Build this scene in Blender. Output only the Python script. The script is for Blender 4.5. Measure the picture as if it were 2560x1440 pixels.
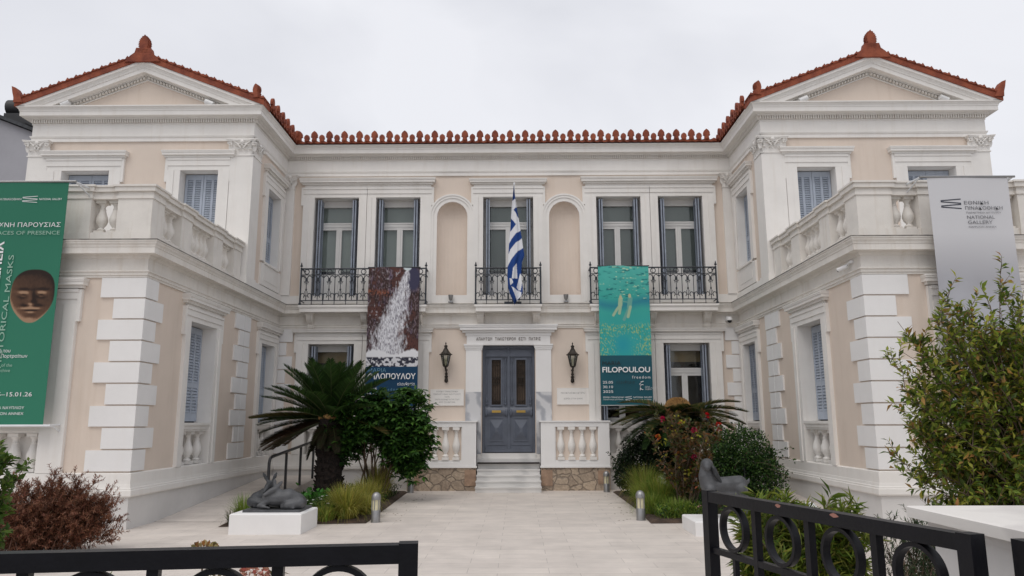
import bpy, bmesh, math, random
import numpy as np
from mathutils import Matrix, Vector, noise as mnoise
R = math.radians
pi = math.pi
scene = bpy.context.scene
COL = scene.collection
for o in list(bpy.data.objects): bpy.data.objects.remove(o)

# ------------------------------------------------------------------ camera, sky, sun, exposure
def make_camera():
    f, p, yw, r = 1856.9, 0.1790, 0.00726, -0.0030
    fw = Vector((-math.sin(yw)*math.cos(p), math.cos(yw)*math.cos(p), math.sin(p)))
    rt = Vector((math.cos(yw), math.sin(yw), 0)); up = rt.cross(fw)
    rt2 = rt*math.cos(r) + up*math.sin(r); up2 = up*math.cos(r) - rt*math.sin(r)
    cd = bpy.data.cameras.new('camera'); cd.sensor_width = 36; cd.lens = f/2560*36
    cd.clip_start = 0.05; cd.clip_end = 3000
    co = bpy.data.objects.new('camera', cd); COL.objects.link(co)
    m = Matrix((rt2, up2, -fw)).transposed().to_4x4(); m.translation = Vector((0.235, 0, 1.65))
    co.matrix_world = m
    scene.camera = co
make_camera()

SUN_EL, SUN_AZ = R(58), R(205)      # azimuth measured from +y clockwise (behind the viewer, to the left)
def make_world():
    w = bpy.data.worlds.new('World'); scene.world = w; w.use_nodes = True
    nt = w.node_tree; nt.nodes.clear(); N = nt.nodes.new; L = nt.links.new
    out = N('ShaderNodeOutputWorld'); bg = N('ShaderNodeBackground'); bg.inputs['Strength'].default_value = 0.1
    sky = N('ShaderNodeTexSky'); sky.sky_type = 'NISHITA'; sky.sun_disc = False
    sky.sun_elevation = SUN_EL; sky.sun_rotation = SUN_AZ
    tc = N('ShaderNodeTexCoord'); mp = N('ShaderNodeMapping'); mp.inputs['Scale'].default_value = (1, 1, 2.2)
    n1 = N('ShaderNodeTexNoise'); n1.inputs['Scale'].default_value = 1.5; n1.inputs['Detail'].default_value = 5; n1.inputs['Roughness'].default_value = .48
    n1.inputs['Distortion'].default_value = .4
    rp = N('ShaderNodeValToRGB')
    rp.color_ramp.elements[0].position = .36; rp.color_ramp.elements[0].color = (7.0, 7.15, 7.75, 1)
    rp.color_ramp.elements[1].position = .62; rp.color_ramp.elements[1].color = (9.0, 9.1, 9.6, 1)
    mx = N('ShaderNodeMix'); mx.data_type = 'RGBA'; mx.inputs['Factor'].default_value = .97
    L(tc.outputs['Generated'], mp.inputs['Vector']); L(mp.outputs[0], n1.inputs['Vector']); L(n1.outputs['Fac'], rp.inputs['Fac'])
    L(sky.outputs[0], mx.inputs['A']); L(rp.outputs[0], mx.inputs['B']); L(mx.outputs['Result'], bg.inputs['Color'])
    L(bg.outputs[0], out.inputs['Surface'])
make_world()
sd = bpy.data.lights.new('sun', 'SUN'); sd.energy = 1.2; sd.angle = R(45); sd.color = (1, .94, .86)
so = bpy.data.objects.new('sun', sd); COL.objects.link(so)
sdir = Vector((math.sin(SUN_AZ)*math.cos(SUN_EL), math.cos(SUN_AZ)*math.cos(SUN_EL), math.sin(SUN_EL)))
so.rotation_euler = sdir.to_track_quat('Z', 'Y').to_euler(); so.location = (0, 0, 40)
scene.view_settings.view_transform = 'Standard'; scene.view_settings.look = 'None'
scene.view_settings.exposure = -0.05; scene.view_settings.gamma = 1; scene.view_settings.use_curve_mapping = False
scene.render.engine = 'CYCLES'
scene.cycles.max_bounces = 6; scene.cycles.transparent_max_bounces = 12

# ------------------------------------------------------------------ materials
MATS = {}
def lin(c):
    return tuple(((x/255)/12.92 if x/255 <= .04045 else ((x/255+.055)/1.055)**2.4) for x in c)
def mat(name, col, rough=.6, var=.06, vscale=3, bump=0, bscale=40, metal=0, attr=False, spec=.5, col2=None, streak=0, sss=0):
    m = bpy.data.materials.new(name); m.use_nodes = True; MATS[name] = m
    nt = m.node_tree; N = nt.nodes.new; L = nt.links.new
    b = nt.nodes['Principled BSDF']; b.inputs['Roughness'].default_value = rough; b.inputs['Metallic'].default_value = metal
    b.inputs['Specular IOR Level'].default_value = spec
    tc = N('ShaderNodeNewGeometry')
    if attr:
        a = N('ShaderNodeAttribute'); a.attribute_name = 'Col'; src = a.outputs['Color']
        if sss:
            tr = N('ShaderNodeBsdfTranslucent'); ms = N('ShaderNodeMixShader'); ms.inputs[0].default_value = sss; L(src, tr.inputs['Color'])
            L(b.outputs[0], ms.inputs[1]); L(tr.outputs[0], ms.inputs[2]); L(ms.outputs[0], nt.nodes['Material Output'].inputs['Surface'])
    else:
        n = N('ShaderNodeTexNoise'); n.inputs['Scale'].default_value = vscale; n.inputs['Detail'].default_value = 6; n.inputs['Roughness'].default_value = .6
        L(tc.outputs['Position'], n.inputs['Vector'])
        c2 = col2 if col2 else tuple(x*(1-var*2.2) for x in col)
        rp = N('ShaderNodeValToRGB'); rp.color_ramp.elements[0].position = .32; rp.color_ramp.elements[1].position = .62
        rp.color_ramp.elements[0].color = (*c2, 1); rp.color_ramp.elements[1].color = (*col, 1)
        L(n.outputs['Fac'], rp.inputs['Fac']); src = rp.outputs[0]
        if streak:
            mp = N('ShaderNodeMapping'); mp.inputs['Scale'].default_value = (7, 7, .55)
            L(tc.outputs['Position'], mp.inputs['Vector'])
            n2 = N('ShaderNodeTexNoise'); n2.inputs['Scale'].default_value = 1; n2.inputs['Detail'].default_value = 7; n2.inputs['Roughness'].default_value = .65
            L(mp.outputs[0], n2.inputs['Vector'])
            r2 = N('ShaderNodeMapRange'); r2.inputs['From Min'].default_value = .52; r2.inputs['From Max'].default_value = .8; r2.inputs['To Max'].default_value = streak
            L(n2.outputs['Fac'], r2.inputs['Value'])
            mx = N('ShaderNodeMix'); mx.data_type = 'RGBA'; mx.inputs['B'].default_value = (col[0]*.62, col[1]*.52, col[2]*.40, 1)
            L(r2.outputs[0], mx.inputs['Factor']); L(src, mx.inputs['A']); src = mx.outputs['Result']
    L(src, b.inputs['Base Color'])
    if bump:
        n3 = N('ShaderNodeTexNoise'); n3.inputs['Scale'].default_value = bscale; n3.inputs['Detail'].default_value = 4
        L(tc.outputs['Position'], n3.inputs['Vector'])
        bp = N('ShaderNodeBump'); bp.inputs['Strength'].default_value = bump; bp.inputs['Distance'].default_value = .02
        L(n3.outputs['Fac'], bp.inputs['Height']); L(bp.outputs[0], b.inputs['Normal'])
    return m
mat('plaster', (.725, .622, .535), .85, .03, 1.1, .12, 60, streak=.20)
mat('white', (.82, .795, .76), .7, .03, 1.7, .08, 60, streak=.20)
mat('white_old', (.785, .75, .70), .75, .05, 2.5, .15, 60, streak=.42)
mat('white_clean', (.82, .81, .80), .7, .025, 1.5, .06, 60, streak=.06)
mat('plinth', (.70, .685, .67), .8, .05, 1.3, .12, 50, streak=.08)
mat('terracotta', (.31, .080, .037), .85, .25, 4, .5, 25, col2=(.16, .036, .02))
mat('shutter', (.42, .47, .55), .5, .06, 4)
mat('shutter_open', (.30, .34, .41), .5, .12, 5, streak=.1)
mat('door_paint', (.105, .12, .155), .45, .1, 3)
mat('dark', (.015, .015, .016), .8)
mat('dirt_line', (.30, .28, .25), .9, .3, 5, .2, 30, col2=(.07, .065, .06))  # patchy dark dirt and lichen for the cornice edge, not a metal
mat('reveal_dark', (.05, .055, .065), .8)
mat('sash', (.72, .71, .69), .5, .03)
mat('iron', (.034, .040, .052), .5, .2, 8)
mat('gate_paint', (.006, .006, .009), .42, .2, 8, .05, 60, spec=.25)
mat('rust_chip', (.36, .17, .13), .8, .1)
mat('lantern_metal', (.035, .028, .022), .5, .3, 12, metal=.4)
mat('brass', (.55, .36, .10), .35, .1, metal=.9)
mat('curtain', (.27, .30, .285), .9, .05, 1.2)
mat('interior', (.10, .07, .05), .9, .3, 1.5)
mat('interior_warm', (.42, .30, .14), .9, .2, 1.5)
mat('bronze', (.058, .062, .068), .5, .25, 7, .25, 35, metal=.35)
mat('bronze_light', (.105, .108, .115), .55, .2, 5, .25, 35, metal=.3)
mat('steel', (.34, .34, .34), .38, .08, 6, metal=.7)
mat('lamp_glass', (.72, .67, .45), .25, .08, 8)
mat('rail_black', (.014, .014, .016), .4)
mat('mat_dark', (.022, .016, .015), .95, .2, 20, .6, 200)
mat('bark_red', (.10, .045, .028), .9, .2, 10)
mat('soil', (.085, .055, .038), .95, .3, 6, .8, 30)
mat('bark', (.13, .085, .055), .9, .3, 10, .6, 40)
mat('bark_dark', (.028, .018, .014), .95, .4, 14, 1, 40)
mat('twig', (.17, .12, .085), .85, .2, 10)
mat('leaf', (1, 1, 1), .5, attr=True, spec=.35, sss=.42)
mat('print', (1, 1, 1), .65, attr=True, spec=.3)
mat('flagcloth', (1, 1, 1), .8, attr=True, spec=.2)
mat('text_white', (.78, .79, .80), .7, 0)
mat('text_pale', (.30, .47, .38), .7, 0)
mat('text_dark', (.03, .035, .055), .7, 0)
mat('text_black', (.012, .018, .022), .7, 0)
mat('text_blue', (.12, .27, .38), .7, 0)
mat('text_grey', (.13, .13, .145), .7, 0)
mat('engraved', (.33, .32, .31), .8, 0)
mat('ink_brown', (.10, .075, .06), .8, 0)
mat('camera_white', (.75, .75, .75), .4, 0)
mat('neighbour', (.38, .38, .41), .85, .05, 1, .1, 30)
mat('tank', (.02, .02, .022), .5)
mat('cone', (.42, .24, .085), .9, .3, 14, .8, 50)
mat('plastic_white', (.72, .74, .76), .4, .05)
mat('street', (.22, .21, .20), .9, .1, 2, .2, 30)

def marble(name, base, vein, scale):
    m = bpy.data.materials.new(name); m.use_nodes = True; MATS[name] = m
    nt = m.node_tree; N = nt.nodes.new; L = nt.links.new; b = nt.nodes['Principled BSDF']; b.inputs['Roughness'].default_value = .45
    g = N('ShaderNodeNewGeometry'); mp = N('ShaderNodeMapping'); mp.inputs['Rotation'].default_value = (0, .6, .4)
    w = N('ShaderNodeTexWave'); w.inputs['Scale'].default_value = scale; w.inputs['Distortion'].default_value = 9; w.inputs['Detail'].default_value = 4; w.inputs['Detail Scale'].default_value = 1.4
    r = N('ShaderNodeValToRGB'); r.color_ramp.elements[0].position = .05; r.color_ramp.elements[1].position = .6
    r.color_ramp.elements[0].color = (*vein, 1); r.color_ramp.elements[1].color = (*base, 1)
    L(g.outputs['Position'], mp.inputs['Vector']); L(mp.outputs[0], w.inputs['Vector']); L(w.outputs['Fac'], r.inputs['Fac']); L(r.outputs[0], b.inputs['Base Color'])
marble('marble_grey', (.60, .60, .61), (.36, .37, .40), .9)
marble('marble_white', (.70, .685, .665), (.60, .59, .575), .5)
marble('marble_cap', (.78, .75, .71), (.66, .63, .60), .8)

def paving():
    m = bpy.data.materials.new('paving'); m.use_nodes = True; MATS['paving'] = m
    nt = m.node_tree; N = nt.nodes.new; L = nt.links.new; b = nt.nodes['Principled BSDF']; b.inputs['Roughness'].default_value = .55
    b.inputs['Specular IOR Level'].default_value = .3
    g = N('ShaderNodeNewGeometry')
    br = N('ShaderNodeTexBrick'); br.inputs['Scale'].default_value = 1; br.inputs['Mortar Size'].default_value = .004
    br.inputs['Brick Width'].default_value = .92; br.inputs['Row Height'].default_value = .31; br.inputs['Mortar Smooth'].default_value = .3; br.offset = .37; br.offset_frequency = 2
    br.inputs['Color1'].default_value = (.735, .67, .612, 1); br.inputs['Color2'].default_value = (.66, .60, .55, 1); br.inputs['Mortar'].default_value = (.48, .435, .40, 1)
    n = N('ShaderNodeTexNoise'); n.inputs['Scale'].default_value = 1.6; n.inputs['Detail'].default_value = 7; n.inputs['Roughness'].default_value = .65
    r = N('ShaderNodeMapRange'); r.inputs['From Min'].default_value = .3; r.inputs['From Max'].default_value = .7; r.inputs['To Min'].default_value = .82; r.inputs['To Max'].default_value = 1.04
    mp = N('ShaderNodeMapping'); mp.inputs['Scale'].default_value = (3, 26, 1)
    n2 = N('ShaderNodeTexNoise'); n2.inputs['Scale'].default_value = 1; n2.inputs['Detail'].default_value = 5
    r2 = N('ShaderNodeMapRange'); r2.inputs['From Min'].default_value = .3; r2.inputs['From Max'].default_value = .7; r2.inputs['To Min'].default_value = .93; r2.inputs['To Max'].default_value = 1.03
    mu = N('ShaderNodeMath'); mu.operation = 'MULTIPLY'
    mx = N('ShaderNodeMix'); mx.data_type = 'RGBA'; mx.blend_type = 'MULTIPLY'; mx.inputs['Factor'].default_value = 1
    cb = N('ShaderNodeCombineColor')
    L(g.outputs['Position'], br.inputs['Vector']); L(g.outputs['Position'], n.inputs['Vector']); L(n.outputs['Fac'], r.inputs['Value'])
    L(g.outputs['Position'], mp.inputs['Vector']); L(mp.outputs[0], n2.inputs['Vector']); L(n2.outputs['Fac'], r2.inputs['Value'])
    L(r.outputs[0], mu.inputs[0]); L(r2.outputs[0], mu.inputs[1])
    for k in range(3): L(mu.outputs[0], cb.inputs[k])
    L(br.outputs['Color'], mx.inputs['A']); L(cb.outputs[0], mx.inputs['B']); L(mx.outputs['Result'], b.inputs['Base Color'])
    bp = N('ShaderNodeBump'); bp.inputs['Strength'].default_value = .25; bp.inputs['Distance'].default_value = .01; bp.invert = True
    L(br.outputs['Fac'], bp.inputs['Height']); L(bp.outputs[0], b.inputs['Normal'])
paving()

def rubble():
    m = bpy.data.materials.new('rubble'); m.use_nodes = True; MATS['rubble'] = m
    nt = m.node_tree; N = nt.nodes.new; L = nt.links.new; b = nt.nodes['Principled BSDF']; b.inputs['Roughness'].default_value = .9
    g = N('ShaderNodeNewGeometry'); mp = N('ShaderNodeMapping'); mp.inputs['Scale'].default_value = (1, .6, 1.35)
    nz = N('ShaderNodeTexNoise'); nz.inputs['Scale'].default_value = 5; nz.inputs['Detail'].default_value = 3
    ad = N('ShaderNodeMix'); ad.data_type = 'RGBA'; ad.blend_type = 'ADD'; ad.inputs['Factor'].default_value = .14
    v = N('ShaderNodeTexVoronoi'); v.feature = 'DISTANCE_TO_EDGE'; v.inputs['Scale'].default_value = 3.2
    v2 = N('ShaderNodeTexVoronoi'); v2.inputs['Scale'].default_value = 3.2
    L(g.outputs['Position'], mp.inputs['Vector']); L(mp.outputs[0], ad.inputs['A']); L(mp.outputs[0], nz.inputs['Vector']); L(nz.outputs['Color'], ad.inputs['B'])
    L(ad.outputs['Result'], v.inputs['Vector']); L(ad.outputs['Result'], v2.inputs['Vector'])
    r = N('ShaderNodeValToRGB'); r.color_ramp.elements[0].color = (.30, .235, .18, 1); r.color_ramp.elements[1].color = (.50, .40, .30, 1)
    sx = N('ShaderNodeSeparateColor'); L(v2.outputs['Color'], sx.inputs[0]); L(sx.outputs[0], r.inputs['Fac'])
    n2 = N('ShaderNodeTexNoise'); n2.inputs['Scale'].default_value = 22; n2.inputs['Detail'].default_value = 6
    L(g.outputs['Position'], n2.inputs['Vector'])
    mm = N('ShaderNodeMix'); mm.data_type = 'RGBA'; mm.blend_type = 'OVERLAY'; mm.inputs['Factor'].default_value = .6
    L(r.outputs[0], mm.inputs['A']); L(n2.outputs['Fac'], mm.inputs['B'])
    er = N('ShaderNodeMapRange'); er.inputs['From Min'].default_value = .01; er.inputs['From Max'].default_value = .05
    L(v.outputs['Distance'], er.inputs['Value'])
    mx = N('ShaderNodeMix'); mx.data_type = 'RGBA'; mx.inputs['A'].default_value = (.27, .22, .175, 1)
    L(er.outputs[0], mx.inputs['Factor']); L(mm.outputs['Result'], mx.inputs['B']); L(mx.outputs['Result'], b.inputs['Base Color'])
    bp = N('ShaderNodeBump'); bp.inputs['Strength'].default_value = .8; bp.inputs['Distance'].default_value = .03
    L(er.outputs[0], bp.inputs['Height']); L(bp.outputs[0], b.inputs['Normal'])
rubble()
mat('block_brown', (.40, .27, .19), .9, .15, 8, .4, 30)

def glass():
    m = bpy.data.materials.new('glass'); m.use_nodes = True; MATS['glass'] = m
    nt = m.node_tree; nt.nodes.clear(); N = nt.nodes.new; L = nt.links.new
    out = N('ShaderNodeOutputMaterial'); t = N('ShaderNodeBsdfTransparent'); t.inputs[0].default_value = (.86, .89, .87, 1)
    g = N('ShaderNodeBsdfGlossy'); g.inputs['Roughness'].default_value = .03; g.inputs['Color'].default_value = (.9, .93, .92, 1)
    lw = N('ShaderNodeFresnel'); lw.inputs['IOR'].default_value = 1.5
    nz = N('ShaderNodeTexNoise'); nz.inputs['Scale'].default_value = 1.3; gg = N('ShaderNodeNewGeometry'); L(gg.outputs['Position'], nz.inputs['Vector'])
    bp = N('ShaderNodeBump'); bp.inputs['Strength'].default_value = .06; bp.inputs['Distance'].default_value = .1; L(nz.outputs['Fac'], bp.inputs['Height']); L(bp.outputs[0], g.inputs['Normal'])
    ma = N('ShaderNodeMath'); ma.operation = 'MULTIPLY_ADD'; ma.inputs[1].default_value = 1.3; ma.inputs[2].default_value = .02
    mx = N('ShaderNodeMixShader'); L(lw.outputs[0], ma.inputs[0]); L(ma.outputs[0], mx.inputs[0]); L(t.outputs[0], mx.inputs[1]); L(g.outputs[0], mx.inputs[2]); L(mx.outputs[0], out.inputs[0])
glass()

# ------------------------------------------------------------------ object helpers
WO = {}                                    # world origin of every object that may be a parent
def tag(o, label=None, cat=None, group=None, kind=None):
    if label: o['label'] = label
    if cat: o['category'] = cat
    if group: o['group'] = group
    if kind: o['kind'] = kind
    return o
def link(o, parent=None, loc=(0, 0, 0)):
    COL.objects.link(o); loc = Vector(loc)
    if parent:
        o.parent = parent; o.location = loc - WO[parent.name]
    else: o.location = loc
    WO[o.name] = loc
    return o
def empty(name, loc, label, cat, group=None, parent=None):
    o = bpy.data.objects.new(name, None); o.empty_display_size = .2
    link(o, parent, loc); return tag(o, label, cat, group)

class MB:
    def __init__(s): s.v = []; s.f = []; s.T = lambda a, b, c: (a, b, c); s.fc = []
    def add(s, vs, fs, col=None):
        n = len(s.v); s.v += [s.T(*p) for p in vs]; s.f += [tuple(i+n for i in f) for f in fs]
        if col is not None: s.fc += [col]*len(fs)
        return s
    def box(s, x0, x1, y0, y1, z0, z1):
        return s.add([(x0, y0, z0), (x1, y0, z0), (x1, y1, z0), (x0, y1, z0), (x0, y0, z1), (x1, y0, z1), (x1, y1, z1), (x0, y1, z1)],
                     [(0, 3, 2, 1), (4, 5, 6, 7), (0, 1, 5, 4), (1, 2, 6, 5), (2, 3, 7, 6), (3, 0, 4, 7)])
    def frust(s, c, h0, h1, z0, z1):       # square frustum, half sizes (hx,hy)
        x, y = c
        return s.add([(x-h0[0], y-h0[1], z0), (x+h0[0], y-h0[1], z0), (x+h0[0], y+h0[1], z0), (x-h0[0], y+h0[1], z0),
                      (x-h1[0], y-h1[1], z1), (x+h1[0], y-h1[1], z1), (x+h1[0], y+h1[1], z1), (x-h1[0], y+h1[1], z1)],
                     [(0, 3, 2, 1), (4, 5, 6, 7), (0, 1, 5, 4), (1, 2, 6, 5), (2, 3, 7, 6), (3, 0, 4, 7)])
    def quad(s, a, b, c, d): return s.add([a, b, c, d], [(0, 1, 2, 3)])
    def tube(s, pts, r, n=6, caps=True):
        pts = [Vector(p) for p in pts]; k = len(pts); rs = r if isinstance(r, (list, tuple)) else [r]*k
        vs = []; prev = None
        for i, p in enumerate(pts):
            d = (pts[min(i+1, k-1)] - pts[max(i-1, 0)])
            if d.length < 1e-9: d = Vector((0, 0, 1))
            d.normalize()
            if prev is None:
                a = d.orthogonal().normalized()
            else:
                a = prev - d*prev.dot(d)
                if a.length < 1e-6: a = d.orthogonal()
                a.normalize()
            prev = a; b = d.cross(a)
            for j in range(n):
                t = 2*pi*j/n; vs.append(tuple(p + (a*math.cos(t)+b*math.sin(t))*rs[i]))
        fs = [(i*n+j, i*n+(j+1) % n, (i+1)*n+(j+1) % n, (i+1)*n+j) for i in range(k-1) for j in range(n)]
        if caps: fs += [tuple(range(n-1, -1, -1)), tuple((k-1)*n+j for j in range(n))]
        return s.add(vs, fs)
    def bar(s, a, b, w, h):                # rectangular bar between two points, w horizontal, h vertical-ish
        a = Vector(a); b = Vector(b); d = (b-a).normalized(); side = d.cross(Vector((0, 0, 1)))
        if side.length < 1e-4: side = Vector((1, 0, 0))
        side.normalize(); up = side.cross(d); vs = []
        for p in (a, b):
            for i, j in ((-1, -1), (1, -1), (1, 1), (-1, 1)): vs.append(tuple(p + side*i*w/2 + up*j*h/2))
        return s.add(vs, [(0, 1, 2, 3), (7, 6, 5, 4), (0, 4, 5, 1), (1, 5, 6, 2), (2, 6, 7, 3), (3, 7, 4, 0)])
    def lathe(s, prof, c=(0, 0, 0), n=16, rot=0, sq=False):
        vs = []
        for r, z in prof:
            for j in range(n):
                t = 2*pi*j/n + rot; vs.append((c[0]+r*math.cos(t), c[1]+r*math.sin(t), c[2]+z))
        k = len(prof)
        fs = [(i*n+j, i*n+(j+1) % n, (i+1)*n+(j+1) % n, (i+1)*n+j) for i in range(k-1) for j in range(n)]
        fs += [tuple(range(n-1, -1, -1)), tuple((k-1)*n+j for j in range(n))]
        return s.add(vs, fs)
    def sphere(s, c, r, n=12, m=8):
        rr = r if isinstance(r, (tuple, list)) else (r, r, r); vs = []
        for i in range(m+1):
            a = -pi/2 + pi*i/m
            for j in range(n):
                t = 2*pi*j/n; vs.append((c[0]+rr[0]*math.cos(a)*math.cos(t), c[1]+rr[1]*math.cos(a)*math.sin(t), c[2]+rr[2]*math.sin(a)))
        return s.add(vs, [(i*n+j, i*n+(j+1) % n, (i+1)*n+(j+1) % n, (i+1)*n+j) for i in range(m) for j in range(n)])
    def extrude(s, poly, y0, y1):          # polygon in x,z extruded along y
        n = len(poly)
        vs = [(x, y0, z) for x, z in poly] + [(x, y1, z) for x, z in poly]
        return s.add(vs, [tuple(range(n)), tuple(range(2*n-1, n-1, -1))] + [(i, i+n, (i+1) % n+n, (i+1) % n) for i in range(n)])
    def sweep(s, path, prof, cap=True):    # plan path (x,y), profile (d,z); d goes to the right of the travel direction
        P = [Vector((p[0], p[1])) for p in path]; off = []
        for i in range(len(P)):
            ns = []
            if i > 0: t = (P[i]-P[i-1]).normalized(); ns.append(Vector((t.y, -t.x)))
            if i < len(P)-1: t = (P[i+1]-P[i]).normalized(); ns.append(Vector((t.y, -t.x)))
            off.append(ns[0] if len(ns) == 1 else (ns[0]+ns[1])/(1+ns[0].dot(ns[1])))
        k = len(prof); vs = []
        for p, o in zip(P, off):
            for d, z in prof: vs.append((p.x+o.x*d, p.y+o.y*d, z))
        fs = [(i*k+j, (i+1)*k+j, (i+1)*k+j+1, i*k+j+1) for i in range(len(P)-1) for j in range(k-1)]
        if cap: fs += [tuple(range(k)), tuple((len(P)-1)*k+j for j in range(k-1, -1, -1))]
        return s.add(vs, fs)
    def build(s, name, m, parent=None, smooth=False, label=None, recalc=True, origin=None):
        V = np.array(s.v, dtype=float).reshape(-1, 3)
        if origin is None:
            lo, hi = V.min(0), V.max(0); c = np.array([(lo[0]+hi[0])/2, (lo[1]+hi[1])/2, lo[2]])
        else: c = np.array(origin, dtype=float)
        me = bpy.data.meshes.new(name); me.from_pydata((V-c).tolist(), [], s.f)
        if recalc:
            bm = bmesh.new(); bm.from_mesh(me); bmesh.ops.recalc_face_normals(bm, faces=bm.faces); bm.to_mesh(me); bm.free()
        if s.fc:
            at = me.attributes.new('Col', 'FLOAT_COLOR', 'CORNER'); data = []
            for p in me.polygons:
                col = s.fc[p.index]
                for _ in range(p.loop_total): data += [col[0], col[1], col[2], 1]
            at.data.foreach_set('color', data)
        if smooth:
            me.polygons.foreach_set('use_smooth', [True]*len(me.polygons))
            if smooth != 'all': me.set_sharp_from_angle(angle=R(40))
        me.materials.append(MATS[m]); o = bpy.data.objects.new(name, me)
        link(o, parent, c)
        if label: o['label'] = label
        return o

def inst(src, loc, parent=None, rz=0, name=None, scale=None):       # a copy that shares mesh data
    o = src.copy(); COL.objects.link(o); loc = Vector(loc)
    for k in ('label', 'category', 'group'):
        if k in o: del o[k]
    if parent: o.parent = parent; o.location = loc - WO[parent.name]
    else: o.parent = None; o.location = loc
    o.rotation_euler = (0, 0, rz)
    if scale: o.scale = scale
    WO[o.name] = loc
    return o
def copy_thing(root, loc, rz=0, label=None, group=None):
    c = root.copy(); COL.objects.link(c); c.location = loc; c.rotation_euler = (0, 0, rz); WO[c.name] = Vector(loc)
    if label: c['label'] = label
    if group: c['group'] = group
    def rec(a, b):
        for ch in list(a.children):
            d = ch.copy(); COL.objects.link(d); d.parent = b; rec(ch, d)
    rec(root, c)
    return c

def textmesh(body, size, m, name, T, parent, align='LEFT', spacing=1.0, bold=0, sx=1.0, fit=None):
    """flat lettering; T maps (u, v) in metres to world; fit = wanted width"""
    c = bpy.data.curves.new(name, 'FONT'); c.body = body; c.size = size; c.space_character = spacing; c.resolution_u = 3
    c.align_x = 'LEFT'; c.offset = bold
    o = bpy.data.objects.new(name, c); COL.objects.link(o)
    dg = bpy.context.evaluated_depsgraph_get(); me = bpy.data.meshes.new_from_object(o.evaluated_get(dg))
    bpy.data.objects.remove(o); bpy.data.curves.remove(c)
    V = np.array([v.co[:] for v in me.vertices])
    if len(V) == 0: return None
    lo, hi = V[:, 0].min(), V[:, 0].max(); V[:, 0] -= lo; w = hi-lo
    if fit: V[:, 0] *= fit/w; w = fit
    V[:, 0] *= sx; w *= sx
    if align == 'RIGHT': V[:, 0] -= w
    if align == 'CENTER': V[:, 0] -= w/2
    W = np.array([T(a, b) for a, b in V[:, :2]]); cc = W.mean(0)
    for i, v in enumerate(me.vertices): v.co = W[i]-cc
    me.name = name; me.materials.clear(); me.materials.append(MATS[m]); o = bpy.data.objects.new(name, me); link(o, parent, cc)
    return o
# ------------------------------------------------------------------ ground
def sheet(name, poly, m, kind='structure', label=None, cat=None):
    mb = MB(); mb.add(poly, [tuple(range(len(poly)))]); o = mb.build(name, m)
    o['kind'] = kind
    if label: tag(o, label, cat)
    return o
sheet('ground', [(-600, -300, -.02), (600, -300, -.02), (600, 900, -.02), (-600, 900, -.02)], 'street', label='grey ground stretching out beyond the museum garden', cat='ground')
sheet('paving', [(-14, 2.2, 0), (14, 2.2, 0), (14, 19.4, 0), (-14, 19.4, 0)], 'paving', label='pale stone paving of the forecourt in long thin slabs', cat='paving')
def bed(name, poly, label):
    mb = MB(); n = len(poly)
    mb.add([(x, y, .004) for x, y in poly] + [((x*.94 + sum(p[0] for p in poly)/n*.06), (y*.94 + sum(p[1] for p in poly)/n*.06), .05) for x, y in poly],
           [tuple(range(n, 2*n))] + [(i, (i+1) % n, (i+1) % n+n, i+n) for i in range(n)])
    o = mb.build(name, 'soil'); tag(o, label, 'flower bed', kind='structure'); return o
bed('garden_soil', [(-4.61, 12.44), (-3.2, 12.75), (-2.3, 12.85), (-2.42, 18.5), (-4.35, 18.5), (-4.5, 15)], 'brown soil of the planting bed left of the path')
bed('garden_soil', [(2.42, 12.75), (3.3, 12.8), (5.0, 13.2), (5.2, 18.4), (2.5, 18.4), (2.5, 14.7)], 'brown soil of the planting bed right of the path')
for s, side in ((-1, 'left'), (1, 'right')):
    mb = MB(); mb.T = lambda a, b, c, s=s: (s*a, b, c)
    mb.add([(5.97, 13.1, .004), (4.62, 13.1, .004), (4.62, 18.4, .36), (5.97, 18.4, .36), (5.97, 19.15, .36), (4.62, 19.15, .36),
            (4.62, 13.1, .0), (4.62, 18.4, .0), (4.62, 19.15, 0)],
           [(0, 1, 2, 3), (3, 2, 5, 4), (1, 6, 7, 2), (2, 7, 8, 5)])
    o = mb.build('ramp', 'paving'); tag(o, 'sloping stone ramp along the foot of the %s wing wall' % side, 'ramp', kind='structure')

# ------------------------------------------------------------------ the museum
YM, YU, YG, XI, XO = 19.2, 16.6, 12.2, 6.0, 11.2
museum = empty('museum_building', (0, YM, 0), 'cream neoclassical museum with white trim, two gabled wings and red tiled roof', 'museum')
def Tm(u, d, z): return (u, YM-d, z)
def Ti(s): return lambda u, d, z: (s*(XI-d), u, z)
def Tu(s): return lambda u, d, z: (s*u, YU-d, z)
def Tg(s): return lambda u, d, z: (s*u, YG-d, z)

def wallgrid(mb, u0, u1, z0, z1, ops, d=0):
    us = sorted({u0, u1, *[o[0] for o in ops], *[o[1] for o in ops]}); zs = sorted({z0, z1, *[o[2] for o in ops], *[o[3] for o in ops]})
    for a, b in zip(us, us[1:]):
        for p, q in zip(zs, zs[1:]):
            um, zm = (a+b)/2, (p+q)/2
            if any(o[0] < um < o[1] and o[2] < zm < o[3] for o in ops): continue
            mb.quad((a, d, p), (b, d, p), (b, d, q), (a, d, q))
def reveal(mb, ua, ub, za, zb, dep, back=False, d=-.02):
    mb.quad((ua, d, za), (ua, d, zb), (ua, -dep, zb), (ua, -dep, za)); mb.quad((ub, d, za), (ub, d, zb), (ub, -dep, zb), (ub, -dep, za))
    mb.quad((ua, d, zb), (ub, d, zb), (ub, -dep, zb), (ua, -dep, zb)); mb.quad((ua, d, za), (ub, d, za), (ub, -dep, za), (ua, -dep, za))
    if back: mb.quad((ua, -dep, za), (ub, -dep, za), (ub, -dep, zb), (ua, -dep, zb))

GFZ = (.87, 3.64)          # ground-floor window openings down to the balustrade foot
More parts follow.
